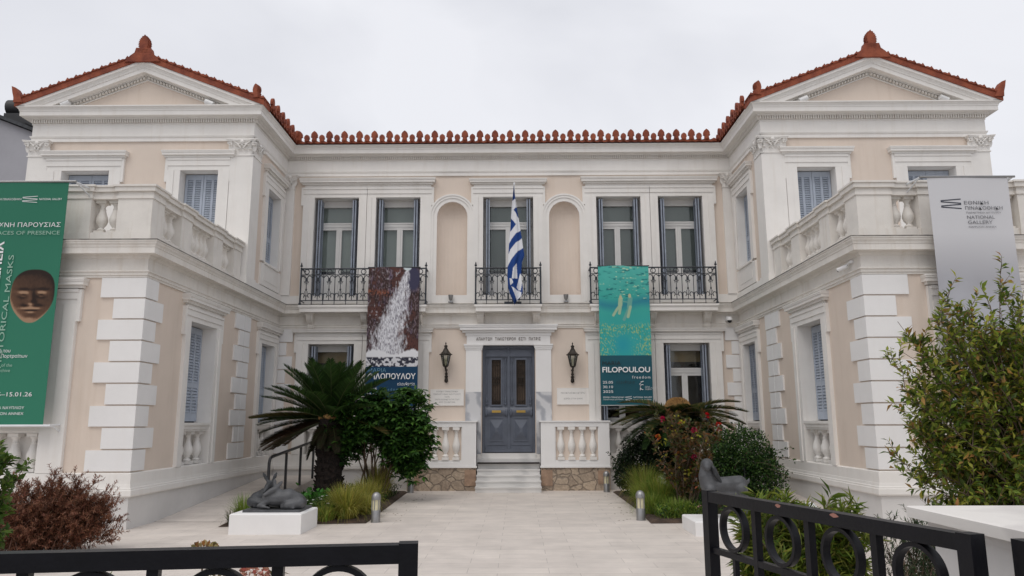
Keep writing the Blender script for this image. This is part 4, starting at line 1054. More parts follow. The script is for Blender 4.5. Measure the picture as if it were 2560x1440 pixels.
# teal banner and waterfall banner hang from the side balconies
YB = 18.66
def hang_banner(x0, w, ztop, h, fn, label, nx, ny):
    t = empty('hanging_banner', (x0+w/2, YB, ztop-h), label, 'banner')
    cl = colour_grid('banner_cloth', 'print', lambda u, d, z: (x0+u, YB-d, ztop+z), w, h, nx, ny, fn, t)
    for z in (ztop-.005, ztop-h+.02): bar_rod('rod', (x0-.02, YB+.0, z), (x0+w+.02, YB+.0, z), .014, t, 'iron' if z > 4 else 'steel')
    mb = MB()                                    # a sleeve folding back over the handrail
    for x in (x0+.1, x0+w/2, x0+w-.1): mb.tube([(x, YB, ztop-.01), (x, YB+.06, ztop+.0), (x, YB+.10, ztop-.02)], .008, 5)
    mb.build('strap', 'steel', t)
    def T0(u0, z0, dd=.030): return lambda a, b: (x0+u0+a, YB-dd, ztop-z0+b)
    return t, T0
wf, T0 = hang_banner(-3.575, 1.31, 5.585, 3.56, waterfall, 'tall banner of a white waterfall with navy foot, on the balcony left of the door', 130, 340)
bpy.context.view_layer.update()
textmesh('ΜΑΡΙΑ', .135, 'text_blue', 'lettering', T0(.06, 2.69), wf, fit=.46)
textmesh('ΦΙΛΟΠΟΥΛΟΥ', .19, 'text_white', 'lettering', T0(.06, 2.86), wf, fit=1.20, bold=.004)
textmesh('ελευθερία', .105, 'text_white', 'lettering', T0(1.24, 3.02), wf, 'RIGHT', fit=.43)
textmesh('freedom', .10, 'text_blue', 'lettering', T0(.40, 3.15), wf, fit=.44, spacing=1.5)
for i, tx in enumerate(('25.05', '30.10', '2025')): textmesh(tx, .09, 'text_white', 'lettering', T0(.05, 3.14+.125*i), wf, fit=.25)
def small_logo(T, parent, sc=1.0):
    mb = MB(); P = lambda a, b: T(a*sc, b*sc)
    k = 14
    for i in range(k-1):
        a0, a1 = 1.0+4.4*i/k, 1.0+4.4*(i+1)/k
        mb.quad(P(.10+.055*math.cos(a0), .06+.07*math.sin(a0)), P(.10+.055*math.cos(a1), .06+.07*math.sin(a1)), P(.10+.042*math.cos(a1), .06+.055*math.sin(a1)), P(.10+.042*math.cos(a0), .06+.055*math.sin(a0)))
    for (x, y) in ((.03, .12), (.06, .17), (.10, .18)): mb.quad(P(x, y), P(x+.03, y+.01), P(x+.025, y+.035), P(x+.0, y+.025))
    mb.quad(P(.035, -.02), P(.05, -.02), P(.06, .10), P(.045, .10))
    mb.build('printed_emblem', 'text_white', parent, recalc=False)
    for i, tx in enumerate(('ίδρυμα', 'Εθνικής Πινακοθήκης', 'Ναυπλίου')): textmesh(tx, .035*sc, 'text_white', 'lettering', lambda u, v, i=i: P(.17+u/sc, .06-.035*i+v/sc), parent)
small_logo(T0(.87, 3.33), wf)
tl, T0 = hang_banner(2.305, 1.29, 5.595, 3.56, sea, 'tall teal banner of two swimmers under water, on the balcony right of the door', 130, 340)
textmesh('MARIA', .135, 'text_black', 'lettering', T0(.05, 2.54), tl, fit=.46)
textmesh('FILOPOULOU', .185, 'text_white', 'lettering', T0(.045, 2.72), tl, fit=1.19, bold=.004)
textmesh('freedom', .105, 'text_white', 'lettering', T0(1.235, 2.88), tl, 'RIGHT', fit=.45, spacing=1.4)
textmesh('ελευθερία', .10, 'text_black', 'lettering', T0(.39, 3.00), tl, fit=.45, spacing=1.4)
for i, tx in enumerate(('25.05', '30.10', '2025')): textmesh(tx, .09, 'text_white', 'lettering', T0(.05, 3.00+.115*i), tl, fit=.25)
small_logo(T0(.93, 3.15), tl)
def wave_logo(T, w, h, m, parent, n=4, th=.10):
    mb = MB()
    for i in range(n):
        y = h*(i/(n-1)); dy = h*.10*(1 if i % 2 else -1)
        mb.quad(T(0, y-dy), T(w, y+dy), T(w, y+dy+h*th), T(0, y-dy+h*th))
    mb.build('printed_emblem', m, parent, recalc=False)
textmesh('ΕΘΝΙΚΗ ΠΙΝΑΚΟΘΗΚΗ', .055, 'text_white', 'lettering', T0(.05, 3.36), tl, fit=.52); textmesh('ΠΑΡΑΡΤΗΜΑ ΝΑΥΠΛΙΟΥ', .035, 'text_white', 'lettering', T0(.05, 3.41), tl, fit=.50)
wave_logo(T0(.60, 3.42), .16, .09, 'text_white', tl)
textmesh('NATIONAL GALLERY', .055, 'text_white', 'lettering', T0(.80, 3.36), tl, fit=.46); textmesh('NAFPLION ANNEX', .035, 'text_white', 'lettering', T0(.80, 3.41), tl, fit=.44)

# green banner and white banner stand off the ground-floor fronts of the wings
def wing_banner(x0, w, ztop, h, fn, label, nx, ny, y):
    t = empty('wing_banner', (x0+w/2, y, ztop-h), label, 'banner')
    colour_grid('banner_cloth', 'print', lambda u, d, z: (x0+u, y-d*.5, ztop+z), w, h, nx, ny, fn, t)
    for z, k in ((ztop, 'rod'), (ztop-h, 'rod')):
        bar_rod(k, (x0-.12, y, z), (x0+w+.12, y, z), .02, t, 'steel' if z > 3 else 'plastic_white')
        for x in (x0-.1, x0+w+.1):
            mb = MB(); mb.tube([(x, y, z), (x, y+.12, z-.02), (x, YG+(.12 if z > 4 else 0), z-.12)], .013, 6); mb.tube([(x, y, z), (x, YG+(.12 if z > 4 else 0), z+.02)], .016, 6); mb.build('bracket', 'plastic_white', t, smooth=True)
    return t, (lambda u0, z0, dd=.013: (lambda a, b: (x0+u0+a, y-dd, ztop-z0+b)))
GX0, GW, GZ, GH = -8.62, 1.36, 5.64, 4.02
MC = ((-7.665-GX0)/GW, (GZ-3.70)/GH, .365/GW, .445/GH)
gb, T0 = wing_banner(GX0, GW, GZ, GH, greenmask, 'green exhibition banner with a bronze face mask on the left wing', 150, 420, 11.86)
def at_(x, z): return T0(x+.06-GX0, GZ-z+.02)
textmesh('ΤΕΧΝΗ ΠΑΡΟΥΣΙΑΣ', .105, 'text_white', 'lettering', at_(-7.375, 4.875), gb, 'RIGHT', fit=1.18)
textmesh('TRACES OF PRESENCE', .09, 'text_pale', 'lettering', at_(-7.375, 4.745), gb, 'RIGHT', fit=1.18)
wave_logo(at_(-8.06, 5.30), .25, .09, 'text_white', gb)
textmesh('ΕΘΝΙΚΗ ΠΙΝΑΚΟΘΗΚΗ', .05, 'text_white', 'lettering', at_(-8.08, 5.335), gb, 'RIGHT', fit=.50); textmesh('NATIONAL GALLERY', .05, 'text_white', 'lettering', at_(-7.78, 5.335), gb, fit=.38)
def vert(x, z): 
    f = at_(x, z); return lambda a, b: f(-b, a)
textmesh('ΙΣΤΟΡΙΚΑ ΠΡΟΣΩΠΕΙΑ', .13, 'text_white', 'lettering', vert(-8.28, 2.35), gb, fit=2.28, bold=.004)
textmesh('HISTORICAL MASKS', .125, 'text_pale', 'lettering', vert(-8.09, 2.55), gb, fit=1.85)
for i, (tx, m_) in enumerate((('Συλλογή του', 'text_white'), ('Αρχείου Πορτραίτων', 'text_white'), ('Collection of the', 'text_pale'), ('Portrait Archive', 'text_pale'))): textmesh(tx, .075, m_, 'lettering', at_(-8.42, 2.80-.085*i-(.06 if i > 1 else 0)), gb)
textmesh('11.07.25–15.01.26', .095, 'text_white', 'lettering', at_(-7.54, 2.10), gb, 'RIGHT', fit=.90)
textmesh('ΠΑΡΑΡΤΗΜΑ ΝΑΥΠΛΙΟΥ', .06, 'text_white', 'lettering', at_(-7.64, 1.90), gb, 'RIGHT', fit=.78); textmesh('NAFPLION ANNEX', .06, 'text_white', 'lettering', at_(-7.64, 1.81), gb, 'RIGHT', fit=.60)
def whitebanner(U, V):
    C = np.zeros(U.shape+(3,)); C[:] = (.60, .60, .62); f = fbm(U, V, 4, 9, 41, 4)
    C = mixc(C, (.36, .36, .385), (V-.24)*5); C = mixc(C, (.45, .46, .50), (V-.34)*6*f); C = mixc(C, (.26, .27, .31), (V-.5)*2.6*f*1.4); return C
wb, T0 = wing_banner(7.04, 1.33, 5.64, 4.0, whitebanner, 'pale grey museum name banner on the right wing behind the leafy tree', 40, 120, 11.86)
def at_(x, z): return T0(x-7.10, 5.69-z)
wave_logo(at_(7.28, 5.145), .33, .135, 'text_dark', wb, th=.13)
textmesh('ΕΘΝΙΚΗ', .080, 'text_grey', 'lettering', at_(7.66, 5.21), wb, fit=.40); textmesh('ΠΙΝΑΚΟΘΗΚΗ', .080, 'text_grey', 'lettering', at_(7.67, 5.12), wb, fit=.61)
textmesh('ΠΑΡΑΡΤΗΜΑ ΝΑΥΠΛΙΟΥ', .040, 'text_grey', 'lettering', at_(7.68, 5.055), wb, fit=.57)
textmesh('NATIONAL', .080, 'text_grey', 'lettering', at_(7.685, 4.965), wb, fit=.45); textmesh('GALLERY', .080, 'text_grey', 'lettering', at_(7.69, 4.88), wb, fit=.40)
textmesh('NAFPLION ANNEX', .040, 'text_grey', 'lettering', at_(7.695, 4.815), wb, fit=.45)

# ------------------------------------------------------------------ flag on its pole
def flag():
    t = empty('flag', (.10, 18.75, 4.70), 'blue and white striped flag hanging furled from a pole over the door', 'flag')
    mb = MB(); mb.tube([(.16, 18.78, 4.66), (.165, 18.30, 7.62)], [.022, .016], 8); mb.build('flag_pole', 'plastic_white', t, smooth=True)
    mb = MB(); mb.sphere((.165, 18.29, 7.67), (.022, .022, .05), 8, 6); mb.build('pole_tip', 'plastic_white', t, smooth=True)
    mb = MB(); mb.box(-.10, .34, 18.80, 18.92, 4.622, 4.70); mb.box(.10, .22, 18.79, 18.88, 4.63, 4.90); mb.build('pole_socket', 'iron', t)
    rows = [(130, 187, 191), (200, 181, 197), (270, 175, 207), (340, 168, 216), (400, 163, 225), (470, 158, 238), (540, 154, 248), (600, 150, 256), (680, 140, 270), (760, 135, 280), (830, 131, 292), (860, 130, 296), (885, 127, 290), (930, 123, 272), (1000, 120, 264), (1060, 118, 262),
            (1130, 122, 266), (1200, 130, 278), (1250, 142, 274), (1300, 165, 252), (1330, 180, 215), (1370, 190, 193)]
    whites = [[(170, 292), (210, 264), (222, 350), (186, 386), (205, 415), (228, 455), (244, 482), (262, 600), (210, 635), (165, 690), (134, 740), (146, 615), (175, 585), (210, 540), (150, 462), (158, 385)],
              [(125, 860), (150, 800), (200, 740), (272, 683), (290, 780), (230, 820), (165, 895), (115, 985)], [(178, 995), (215, 945), (222, 1100), (165, 1105)],
              [(250, 1050), (272, 1080), (272, 1140), (256, 1225), (235, 1225), (215, 1190)], [(160, 1185), (262, 1245), (258, 1290), (215, 1325), (195, 1270)], [(140, 1100), (165, 1105), (180, 1150), (150, 1170)]]
    def inside(x, y, P):
        c = False
        for (xa, ya), (xb, yb) in zip(P, P[1:]+P[:1]):
            if (ya > y) != (yb > y) and x < (xb-xa)*(y-ya)/(yb-ya)+xa: c = not c
        return c
    ys = np.linspace(130, 1370, 210); L = np.interp(ys, [r[0] for r in rows], [r[1] for r in rows]); Rr = np.interp(ys, [r[0] for r in rows], [r[2] for r in rows])
    n = 50; V = []; C = []
    blue = (.016, .055, .22); white = (.74, .75, .78)
    for y, l, r in zip(ys, L, Rr):
        t_ = (y-130)/1240
        for i in range(n+1):
            u = i/n; x = l+(r-l)*u; fold = .12*max(0, (t_-.6)/.4)
            yy = 18.24+.10*t_-.05*math.sin(pi*u)-(.02+fold)*math.sin(u*9+t_*5+1)*.6-.014*math.sin(u*17+t_*9)
            V.append((.155+(x-188)*.00243, yy, 7.60-t_*3.06))
            C.append(white if any(inside(x, y, P) for P in whites) else blue)
    k = n+1; m = len(ys)
    F = [(a*k+i, a*k+i+1, (a+1)*k+i+1, (a+1)*k+i) for a in range(m-1) for i in range(n)]
    me = bpy.data.meshes.new('flag_cloth'); c0 = np.array(V).mean(0); me.from_pydata((np.array(V)-c0).tolist(), [], F)
    at = me.attributes.new('Col', 'FLOAT_COLOR', 'POINT'); at.data.foreach_set('color', np.c_[np.array(C), np.ones(len(C))].ravel())
    me.polygons.foreach_set('use_smooth', [True]*len(F)); me.materials.append(MATS['flagcloth']); o = bpy.data.objects.new('flag_cloth', me); link(o, t, c0)
flag()

# ------------------------------------------------------------------ wall lanterns, plaques, lights, cameras
def lantern(label, group):
    t = empty('wall_lantern', (0, 0, 0), label, 'lantern', group)
    # local: wall at y=0, lantern stands out towards -y; z=0 at the foot of the bracket
    mb = MB()
    mb.tube([(0, -.02, .02), (0, -.03, .12), (0, -.05, .25), (0, -.14, .33), (0, -.20, .27), (0, -.24, .30), (0, -.24, .36)], [.03, .022, .022, .02, .018, .02, .03], 8)
    mb.lathe([(.0, -.03), (.045, 0), (.05, .04), (.03, .10), (.05, .13), (.03, .16)], (0, -.025, 0), 10)
    for z in (.20, .30): mb.sphere((0, -.04-.18*(z-.2), z), (.04, .04, .03), 8, 6)
    mb.tube([(0, -.02, .16), (0, -.09, .17), (0, -.13, .22), (0, -.11, .26), (0, -.08, .24)], .012, 6)
    mb.build('bracket', 'lantern_metal', t, smooth=True)
    c = (0, -.24, .36); body = MB()
    body.lathe([(.03, 0), (.06, .01), (.065, .03), (.055, .04)], c, 6)
    for i in range(6):
        a = 2*pi*i/6; body.tube([(c[0]+.065*math.cos(a), c[1]+.065*math.sin(a), c[2]+.03), (c[0]+.125*math.cos(a), c[1]+.125*math.sin(a), c[2]+.31)], .009, 5)
    body.lathe([(.13, .305), (.165, .31), (.17, .325), (.135, .345), (.085, .40), (.06, .45), (.062, .46), (.045, .47), (.035, .52), (.05, .525), (.045, .55), (.012, .57), (.012, .59), (.02, .605), (.0, .65)], c, 6)
    body.build('lantern_frame', 'lantern_metal', t)
    g = MB(); g.lathe([(.06, .035), (.118, .30)], c, 6); g.f = g.f[:6]; g.build('lantern_pane', 'glass', t, recalc=False)
    b = MB(); b.lathe([(.02, .04), (.022, .13), (.012, .135)], c, 8); b.sphere((c[0], c[1], c[2]+.19), (.03, .03, .055), 10, 8); b.build('bulb', 'lamp_glass', t, smooth=True)
    return t
ln = lantern('black six-sided wall lantern left of the grey door, above the longer plaque', 'wall lanterns'); ln.location = (-1.60, YM, 2.68); WO[ln.name] = Vector(ln.location)
copy_thing(ln, (1.64, YM, 2.66), 0, 'black six-sided wall lantern right of the grey door, above the shorter plaque', 'wall lanterns')
def plaque(x0, x1, z0, z1, lines, label):
    t = empty('plaque', ((x0+x1)/2, YM, z0), label, 'plaque', 'marble plaques by the door')
    mb = MB(); mb.T = Tm; mb.box(x0, x1, 0, .03, z0, z1); mb.box(x0-.015, x1+.015, 0, .034, z0-.015, z0); mb.box(x0-.015, x1+.015, 0, .034, z1, z1+.015); mb.box(x0-.015, x0, 0, .034, z0, z1); mb.box(x1, x1+.015, 0, .034, z0, z1)
    mb.build('slab', 'white', t)
    n = len(lines)
    for i, (tx, w) in enumerate(lines):
        z = z1-(z1-z0)*(i+.9)/(n+.7); textmesh(tx, .05, 'engraved', 'engraved_line', lambda u, v, z=z: Tm((x0+x1)/2+u, .032, z+v), t, 'CENTER', fit=w)
plaque(-1.985, -1.16, 2.09, 2.475, [('ΕΘΝΙΚΗ ΠΙΝΑΚΟΘΗΚΗ', .55), ('ΠΑΡΑΡΤΗΜΑ ΝΑΥΠΛΙΟΥ', .70), ('ΤΟ ΚΤΙΡΙΟ', .13), ('ΑΝΑΠΑΛΑΙΩΘΗΚΕ ΓΙΑ ΤΗΝ ΠΟΛΗ', .62), ('ΑΠΟ ΤΟ ΙΔΡΥΜΑ', .42)], 'white marble plaque with five engraved lines, under the left lantern')
plaque(1.25, 2.05, 2.11, 2.50, [('ΝΕΟΚΛΑΣΙΚΟ ΚΤΙΡΙΟ', .62), ('ΔΩΡΕΑ ΣΤΟΝ ΔΗΜΟ', .48)], 'white marble plaque with two engraved lines, under the right lantern')
def uplight(x, label):
    t = empty('uplight', (x, YM-.13, 4.735), label, 'floodlight', 'small uplights below the niches')
    mb = MB(); mb.box(x-.06, x+.06, YM-.19, YM-.07, 4.72, 4.745); mb.tube([(x, YM-.13, 4.74), (x, YM-.13, 4.80)], .02, 8); mb.build('stand', 'steel', t)
    mb = MB(); mb.lathe([(.035, 0), (.05, .02), (.068, .13), (.06, .132), (.045, .06)], (x, YM-.14, 4.79), 12); mb.build('lamp_head', 'steel', t, smooth=True)
uplight(-1.5, 'small grey uplight on the ledge of the niche left of the flag'); uplight(1.5, 'small grey uplight on the ledge of the niche right of the flag')
t = empty('dome_camera', (5.70, 19.1, 4.20), 'small white dome camera in the corner of the right wing', 'camera')
mb = MB(); mb.box(5.63, 5.77, 19.06, 19.17, 4.22, 4.33); mb.lathe([(.075, .0), (.075, .05), (.06, .07)], (5.70, 19.02, 4.22), 14); mb.build('housing', 'camera_white', t, smooth=True)
mb = MB(); mb.sphere((5.70, 19.02, 4.21), .055, 12, 8); mb.build('dome', 'dark', t, smooth=True)
t = empty('bullet_camera', (5.94, 12.6, 4.27), 'white bullet camera on a bracket under the right terrace cornice', 'camera')
mb = MB(); mb.tube([(5.97, 12.47, 4.33), (5.93, 12.52, 4.33), (5.90, 12.56, 4.29), (5.87, 12.59, 4.27)], .012, 8); mb.lathe([(.045, -.02), (.045, .02)], (5.955, 12.46, 4.33), 12); mb.build('bracket', 'camera_white', t, smooth=True)
mb = MB(); mb.tube([(5.91, 12.56, 4.27), (5.80, 12.66, 4.225)], [.030, .030], 14); mb.tube([(5.92, 12.55, 4.285), (5.79, 12.67, 4.232)], .034, 14); mb.build('housing', 'camera_white', t, smooth=True)
mb = MB(); mb.tube([(5.80, 12.66, 4.225), (5.788, 12.671, 4.22)], .026, 12); mb.build('lens', 'dark', t)
for x, lab in ((-10.42, 'small white spotlight in the left corner of the left pediment'), (-7.0, 'small white spotlight in the right corner of the left pediment'), (6.95, 'small white spotlight in the left corner of the right pediment'), (10.25, 'small white spotlight in the right corner of the right pediment')):
    t = empty('spotlight', (x, YU-.2, 9.0), lab, 'spotlight', 'spotlights on the pediments'); sg = 1 if abs(x) > 8.6 and x < 0 or 0 < x < 8.6 else -1
    mb = MB(); mb.box(x-.03, x+.03, YU-.22, YU-.16, 8.99, 9.05); mb.build('stand', 'camera_white', t)
    mb = MB(); mb.tube([(x-.09*sg, YU-.2, 9.05), (x+.10*sg, YU-.2, 9.12)], [.055, .065], 12); mb.build('lamp_head', 'camera_white', t, smooth=True)
mb = MB(); mb.box(-.77, .77, 18.86, 19.02, .641, .672); o = mb.build('doormat', 'mat_dark'); tag(o, 'dark doormat strip on the top step', 'doormat')

# ------------------------------------------------------------------ bollard lights
def bollard(x, y, label):
    t = empty('bollard_light', (x, y, 0), label, 'bollard light', 'bollard lights along the path')
    mb = MB(); mb.lathe([(.082, 0), (.082, .012), (.077, .015), (.077, .19), (.072, .20)], (x, y, 0), 20); mb.build('base', 'steel', t, smooth=True)
    mb = MB(); mb.lathe([(.061, .20), (.061, .37)], (x, y, 0), 16); mb.build('diffuser', 'lamp_glass', t, smooth=True)
    mb = MB()
    for i in range(6):
        a = 2*pi*i/6+.3; mb.box(x+.069*math.cos(a)-.006, x+.069*math.cos(a)+.006, y+.069*math.sin(a)-.006, y+.069*math.sin(a)+.006, .195, .375)
    mb.build('guard_bars', 'steel', t)
    mb = MB(); mb.lathe([(.072, .37), (.08, .372), (.08, .41)]+[(.08*math.cos(a), .41+.085*math.sin(a)) for a in [.2, .45, .7, .95, 1.2, 1.4, 1.53]], (x, y, 0), 20); mb.build('cap', 'steel', t, smooth=True)
bollard(-2.17, 13.0, 'steel bollard light at the left front of the path, beside the golden grass')
bollard(2.33, 13.2, 'steel bollard light at the right front of the path')
bollard(-2.34, 18.35, 'steel bollard light against the stone base left of the steps'); bollard(2.36, 18.4, 'steel bollard light against the stone base right of the steps')

# ------------------------------------------------------------------ hand rails of the ramps
def handrail(s, label):
    t = empty('handrail', (s*4.62, 16.4, .2), label, 'handrail')
    ps = [(15.0, .14, .98), (16.05, .21, 1.06), (17.1, .28, 1.14), (18.15, .35, 1.22)]
    mb = MB(); mb.tube([(s*4.66, 14.95, .3), (s*4.66, 14.95, .88), (s*4.66, 15.0, .96), (s*4.66, 15.1, .99)]+[(s*4.66, y, z) for y, _, z in ps[1:]], .03, 8); mb.build('top_rail', 'rail_black', t, smooth=True)
    for y, zb, z in ps:
        mb = MB(); mb.bar((s*4.66, y-(.05 if y < 15.5 else 0), zb), (s*4.66, y-(.05 if y < 15.5 else 0), z-.1 if y < 15.5 else z), .045, .045); mb.build('post', 'rail_black', t)
handrail(-1, 'black metal handrail up the ramp beside the left cycad'); handrail(1, 'black metal handrail behind the shrubs right of the steps')

# ------------------------------------------------------------------ sculptures
def blob(name, parts, m, parent, voxel=.014, smooth=4):
    """one continuous body: tapered capsules and ellipsoids fused by a voxel remesh"""
    mb = MB()
    for p in parts:
        if p[0] == 'c':
            pts, rs = p[1], p[2]; mb.tube(pts, rs, 12)
            for q, r in zip(pts, rs): mb.sphere(q, r*.995, 12, 8)
        else: mb.sphere(p[1], p[2], 16, 10)
    V = np.array(mb.v); c0 = V.mean(0); c0[2] = V[:, 2].min()
    me = bpy.data.meshes.new(name); me.from_pydata((V-c0).tolist(), [], mb.f); o = bpy.data.objects.new(name, me); COL.objects.link(o)
    r = o.modifiers.new('r', 'REMESH'); r.mode = 'VOXEL'; r.voxel_size = voxel; sm = o.modifiers.new('s', 'SMOOTH'); sm.iterations = smooth; sm.factor = .5
    dg = bpy.context.evaluated_depsgraph_get(); m2 = bpy.data.meshes.new_from_object(o.evaluated_get(dg)); bpy.data.objects.remove(o)
    m2.name = name; m2.polygons.foreach_set('use_smooth', [True]*len(m2.polygons)); m2.materials.clear(); m2.materials.append(MATS[m])
    o = bpy.data.objects.new(name, m2); link(o, parent, c0); return o
def plinth_block(x0, x1, y0, y1, h, label, rz=0, m='white_clean'):
    mb = MB(); b = .015; mb.box(x0, x1, y0, y1, .0, h-b); mb.frust(((x0+x1)/2, (y0+y1)/2), ((x1-x0)/2, (y1-y0)/2), ((x1-x0)/2-b, (y1-y0)/2-b), h-b, h)
    o = mb.build('sculpture_plinth', m); tag(o, label, 'plinth'); return o
pl = plinth_block(-4.13, -3.04, 11.62, 12.55, .30, 'white marble block under the pair of bronze deer')
dt = empty('deer_sculpture', (-3.6, 12.1, .30), 'dark bronze sculpture of two deer lying close together on a white block', 'sculpture')
mb = MB(); mb.box(-4.0, -3.12, 11.8, 12.5, .3005, .335); mb.build('base_slab', 'bronze_light', dt)
zb = .335
def deer(x0, y0, dirx, head):
    """a lying deer: rump at x0, chest towards dirx"""
    X = lambda a: x0+dirx*a
    P = [('c', [(X(0), y0, zb+.13), (X(.14), y0, zb+.165), (X(.32), y0, zb+.155), (X(.46), y0, zb+.15)], [.11, .14, .125, .105]),
         ('c', [(X(-.05), y0-.06, zb+.09), (X(.12), y0-.12, zb+.06), (X(.20), y0-.11, zb+.035)], [.09, .07, .04]),
         ('c', [(X(.20), y0-.11, zb+.035), (X(.02), y0-.15, zb+.025)], [.035, .024]),
         ('c', [(X(-.04), y0+.07, zb+.09), (X(.14), y0+.12, zb+.05)], [.09, .05]),
         ('c', [(X(.46), y0-.05, zb+.11), (X(.58), y0-.08, zb+.045)], [.06, .036]), ('c', [(X(.58), y0-.08, zb+.045), (X(.40), y0-.13, zb+.022)], [.032, .02]),
         ('c', [(X(.44), y0+.05, zb+.10), (X(.60), y0+.05, zb+.03)], [.055, .028])]
    (nx, ny, nz), (mx_, my, mz) = head           # poll and muzzle
    P += [('c', [(X(.45), y0, zb+.17), ((X(.45)+nx)/2+dirx*.05, (y0+ny)/2, (zb+.17+nz)/2), (nx, ny, nz)], [.095, .065, .055])]
    P += [('c', [(nx, ny, nz+.01), ((nx+mx_)/2, (ny+my)/2, (nz+mz)/2+.005), (mx_, my, mz)], [.058, .046, .027])]
    return P
def ear(base, tip, w):
    b = Vector(base); t = Vector(tip); P = []
    for i in range(7): P.append(('e', tuple(b.lerp(t, i/6)), (w*math.sin(pi*(.12+.80*i/6)), .013, w*.75*math.sin(pi*(.12+.8*i/6))+.006)))
    return P
h1 = ((-3.72, 12.16, .70), (-3.74, 12.02, .585)); h2 = ((-3.57, 11.97, .62), (-3.70, 11.90, .52))
blob('deer', deer(-3.93, 12.22, 1, h1)[:7]+[('c', [(-3.60, 12.2, zb+.2), (-3.66, 12.2, zb+.28), (-3.72, 12.17, .69)], [.10, .07, .055]), ('c', [(-3.72, 12.17, .70), (-3.73, 12.08, .65), (-3.745, 11.99, .585)], [.058, .048, .028])]
     + ear((-3.755, 12.16, .735), (-3.83, 12.15, .875), .036)+ear((-3.675, 12.16, .735), (-3.61, 12.15, .885), .036), 'bronze', dt, .013)
blob('deer', deer(-3.22, 12.02, -1, h2)[:7]+[('c', [(-3.52, 12.02, zb+.18), (-3.52, 12.0, zb+.24), (-3.56, 11.98, .62)], [.10, .072, .055]), ('c', [(-3.56, 11.98, .63), (-3.63, 11.94, .60), (-3.71, 11.90, .55)], [.058, .047, .028])]
     + ear((-3.545, 11.99, .665), (-3.47, 12.0, .75), .04)+ear((-3.59, 12.01, .67), (-3.60, 12.03, .79), .034), 'bronze_light', dt, .013)
plinth_block(2.83, 3.85, 11.35, 12.25, .21, 'low white marble block under the bronze ram behind the open gate')
rt_ = empty('ram_sculpture', (3.4, 11.85, .21), 'grey bronze ram with drooping ears, standing behind the right gate leaf', 'sculpture')
rz0 = .28; rx = 3.40; ry = 11.85
P = [('c', [(rx-.20, ry, rz0+.40), (rx, ry, rz0+.405), (rx+.25, ry, rz0+.43)], [.135, .13, .125]), ('c', [(rx-.21, ry, rz0+.42), (rx-.25, ry, rz0+.55), (rx-.235, ry, rz0+.70)], [.150, .125, .10]),
     ('c', [(rx-.235, ry, rz0+.715), (rx-.25, ry-.07, rz0+.715), (rx-.275, ry-.17, rz0+.675)], [.10, .085, .05]), ('c', [(rx+.33, ry, rz0+.46), (rx+.39, ry, rz0+.455), (rx+.405, ry, rz0+.50)], [.035, .026, .018]), ('e', (rx-.24, ry, rz0+.77), (.07, .08, .04))]
for lx in (-.22, .26):
    for ly in (-.08, .08): P.append(('c', [(rx+lx, ry+ly, rz0+.36), (rx+lx*1.05, ry+ly, rz0+.18), (rx+lx*1.03, ry+ly, rz0-.05)], [.095, .075, .065]))
P.append(('c', [(rx-.18, ry-.0, rz0+.24), (rx+.22, ry-.0, rz0+.25)], [.125, .11]))
blob('ram', P, 'bronze_light', rt_, .014)
P = []
for e in (-1, 1): P.append(('c', [(rx-.20, ry+e*.07, rz0+.735), (rx-.165, ry+e*.115, rz0+.66), (rx-.12, ry+e*.125, rz0+.55), (rx-.06, ry+e*.12, rz0+.47)], [.025, .04, .04, .018]))
blob('ram_ears', P, 'bronze', rt_, .012)

# ------------------------------------------------------------------ gate
ZG = 1.30
def gate_leaf(hx, hy, ex, ey, label, chips=()):
    t = empty('gate_leaf', (hx, hy, 0), label, 'gate', 'two leaves of the street gate')
    a = Vector((hx, hy, 0)); d = Vector((ex-hx, ey-hy, 0)); L = d.length; d.normalize(); n = Vector((-d.y, d.x, 0))
    def T(u, v, z): p = a+d*u+n*v; return (p.x, p.y, z)
    s = .026
    mb = MB(); mb.T = T
    mb.box(.0, L, -s, s, ZG-.052, ZG); mb.build('top_rail', 'gate_paint', t)
    for u in (.026, L-.026):
        mb = MB(); mb.T = T; mb.box(u-.028, u+.028, -s-.002, s+.002, .08, ZG+.004); mb.build('stile', 'gate_paint', t)
    mb = MB(); mb.T = T; mb.box(.055, L-.055, -.015, .015, ZG-.30, ZG-.272); mb.build('cross_rail', 'gate_paint', t); mb = MB(); mb.T = T; mb.box(.055, L-.055, -.02, .02, .12, .17); mb.build('cross_rail', 'gate_paint', t)
    k = 4; p = (L-.11)/k
    mb = MB(); mb.T = T
    for i in range(1, k): mb.box(.055+i*p-.016, .055+i*p+.016, -.016, .016, .171, ZG-.053)
    for i in range(k): mb.box(.055+(i+.5)*p-.011, .055+(i+.5)*p+.011, -.012, .012, .171, ZG-.301)
    mb.build('bars', 'gate_paint', t)
    for i in range(k):
        cu, cz, r = .055+(i+.5)*p, ZG-.053-.108, .107; m = 40; vs = []
        for j in range(m):
            an = 2*pi*j/m
            for rr, w in ((r, -.017), (r, .017), (r-.016, .017), (r-.016, -.017)): vs.append((cu+rr*math.cos(an), w, cz+rr*math.sin(an)))
        mb = MB(); mb.T = T; mb.add(vs, [(j*4+q, j*4+(q+1) % 4, ((j+1) % m)*4+(q+1) % 4, ((j+1) % m)*4+q) for j in range(m) for q in range(4)]); mb.build('ring', 'gate_paint', t, smooth=True)
    for u, w in chips:
        mb = MB(); mb.T = T; rng = random.Random(int(u*100)); k2 = 9
        pts = [(u+w*math.cos(2*pi*j/k2)*rng.uniform(.6, 1.1), s+.0006, ZG-.010+.009*math.sin(2*pi*j/k2)*rng.uniform(.6, 1.1)) for j in range(k2)]
        mb.add(pts, [tuple(range(k2))]); mb.add([(x, -s-.0006, z) for x, _, z in pts], [tuple(range(k2))]); mb.build('paint_chip', 'rust_chip', t, recalc=False)
    return t
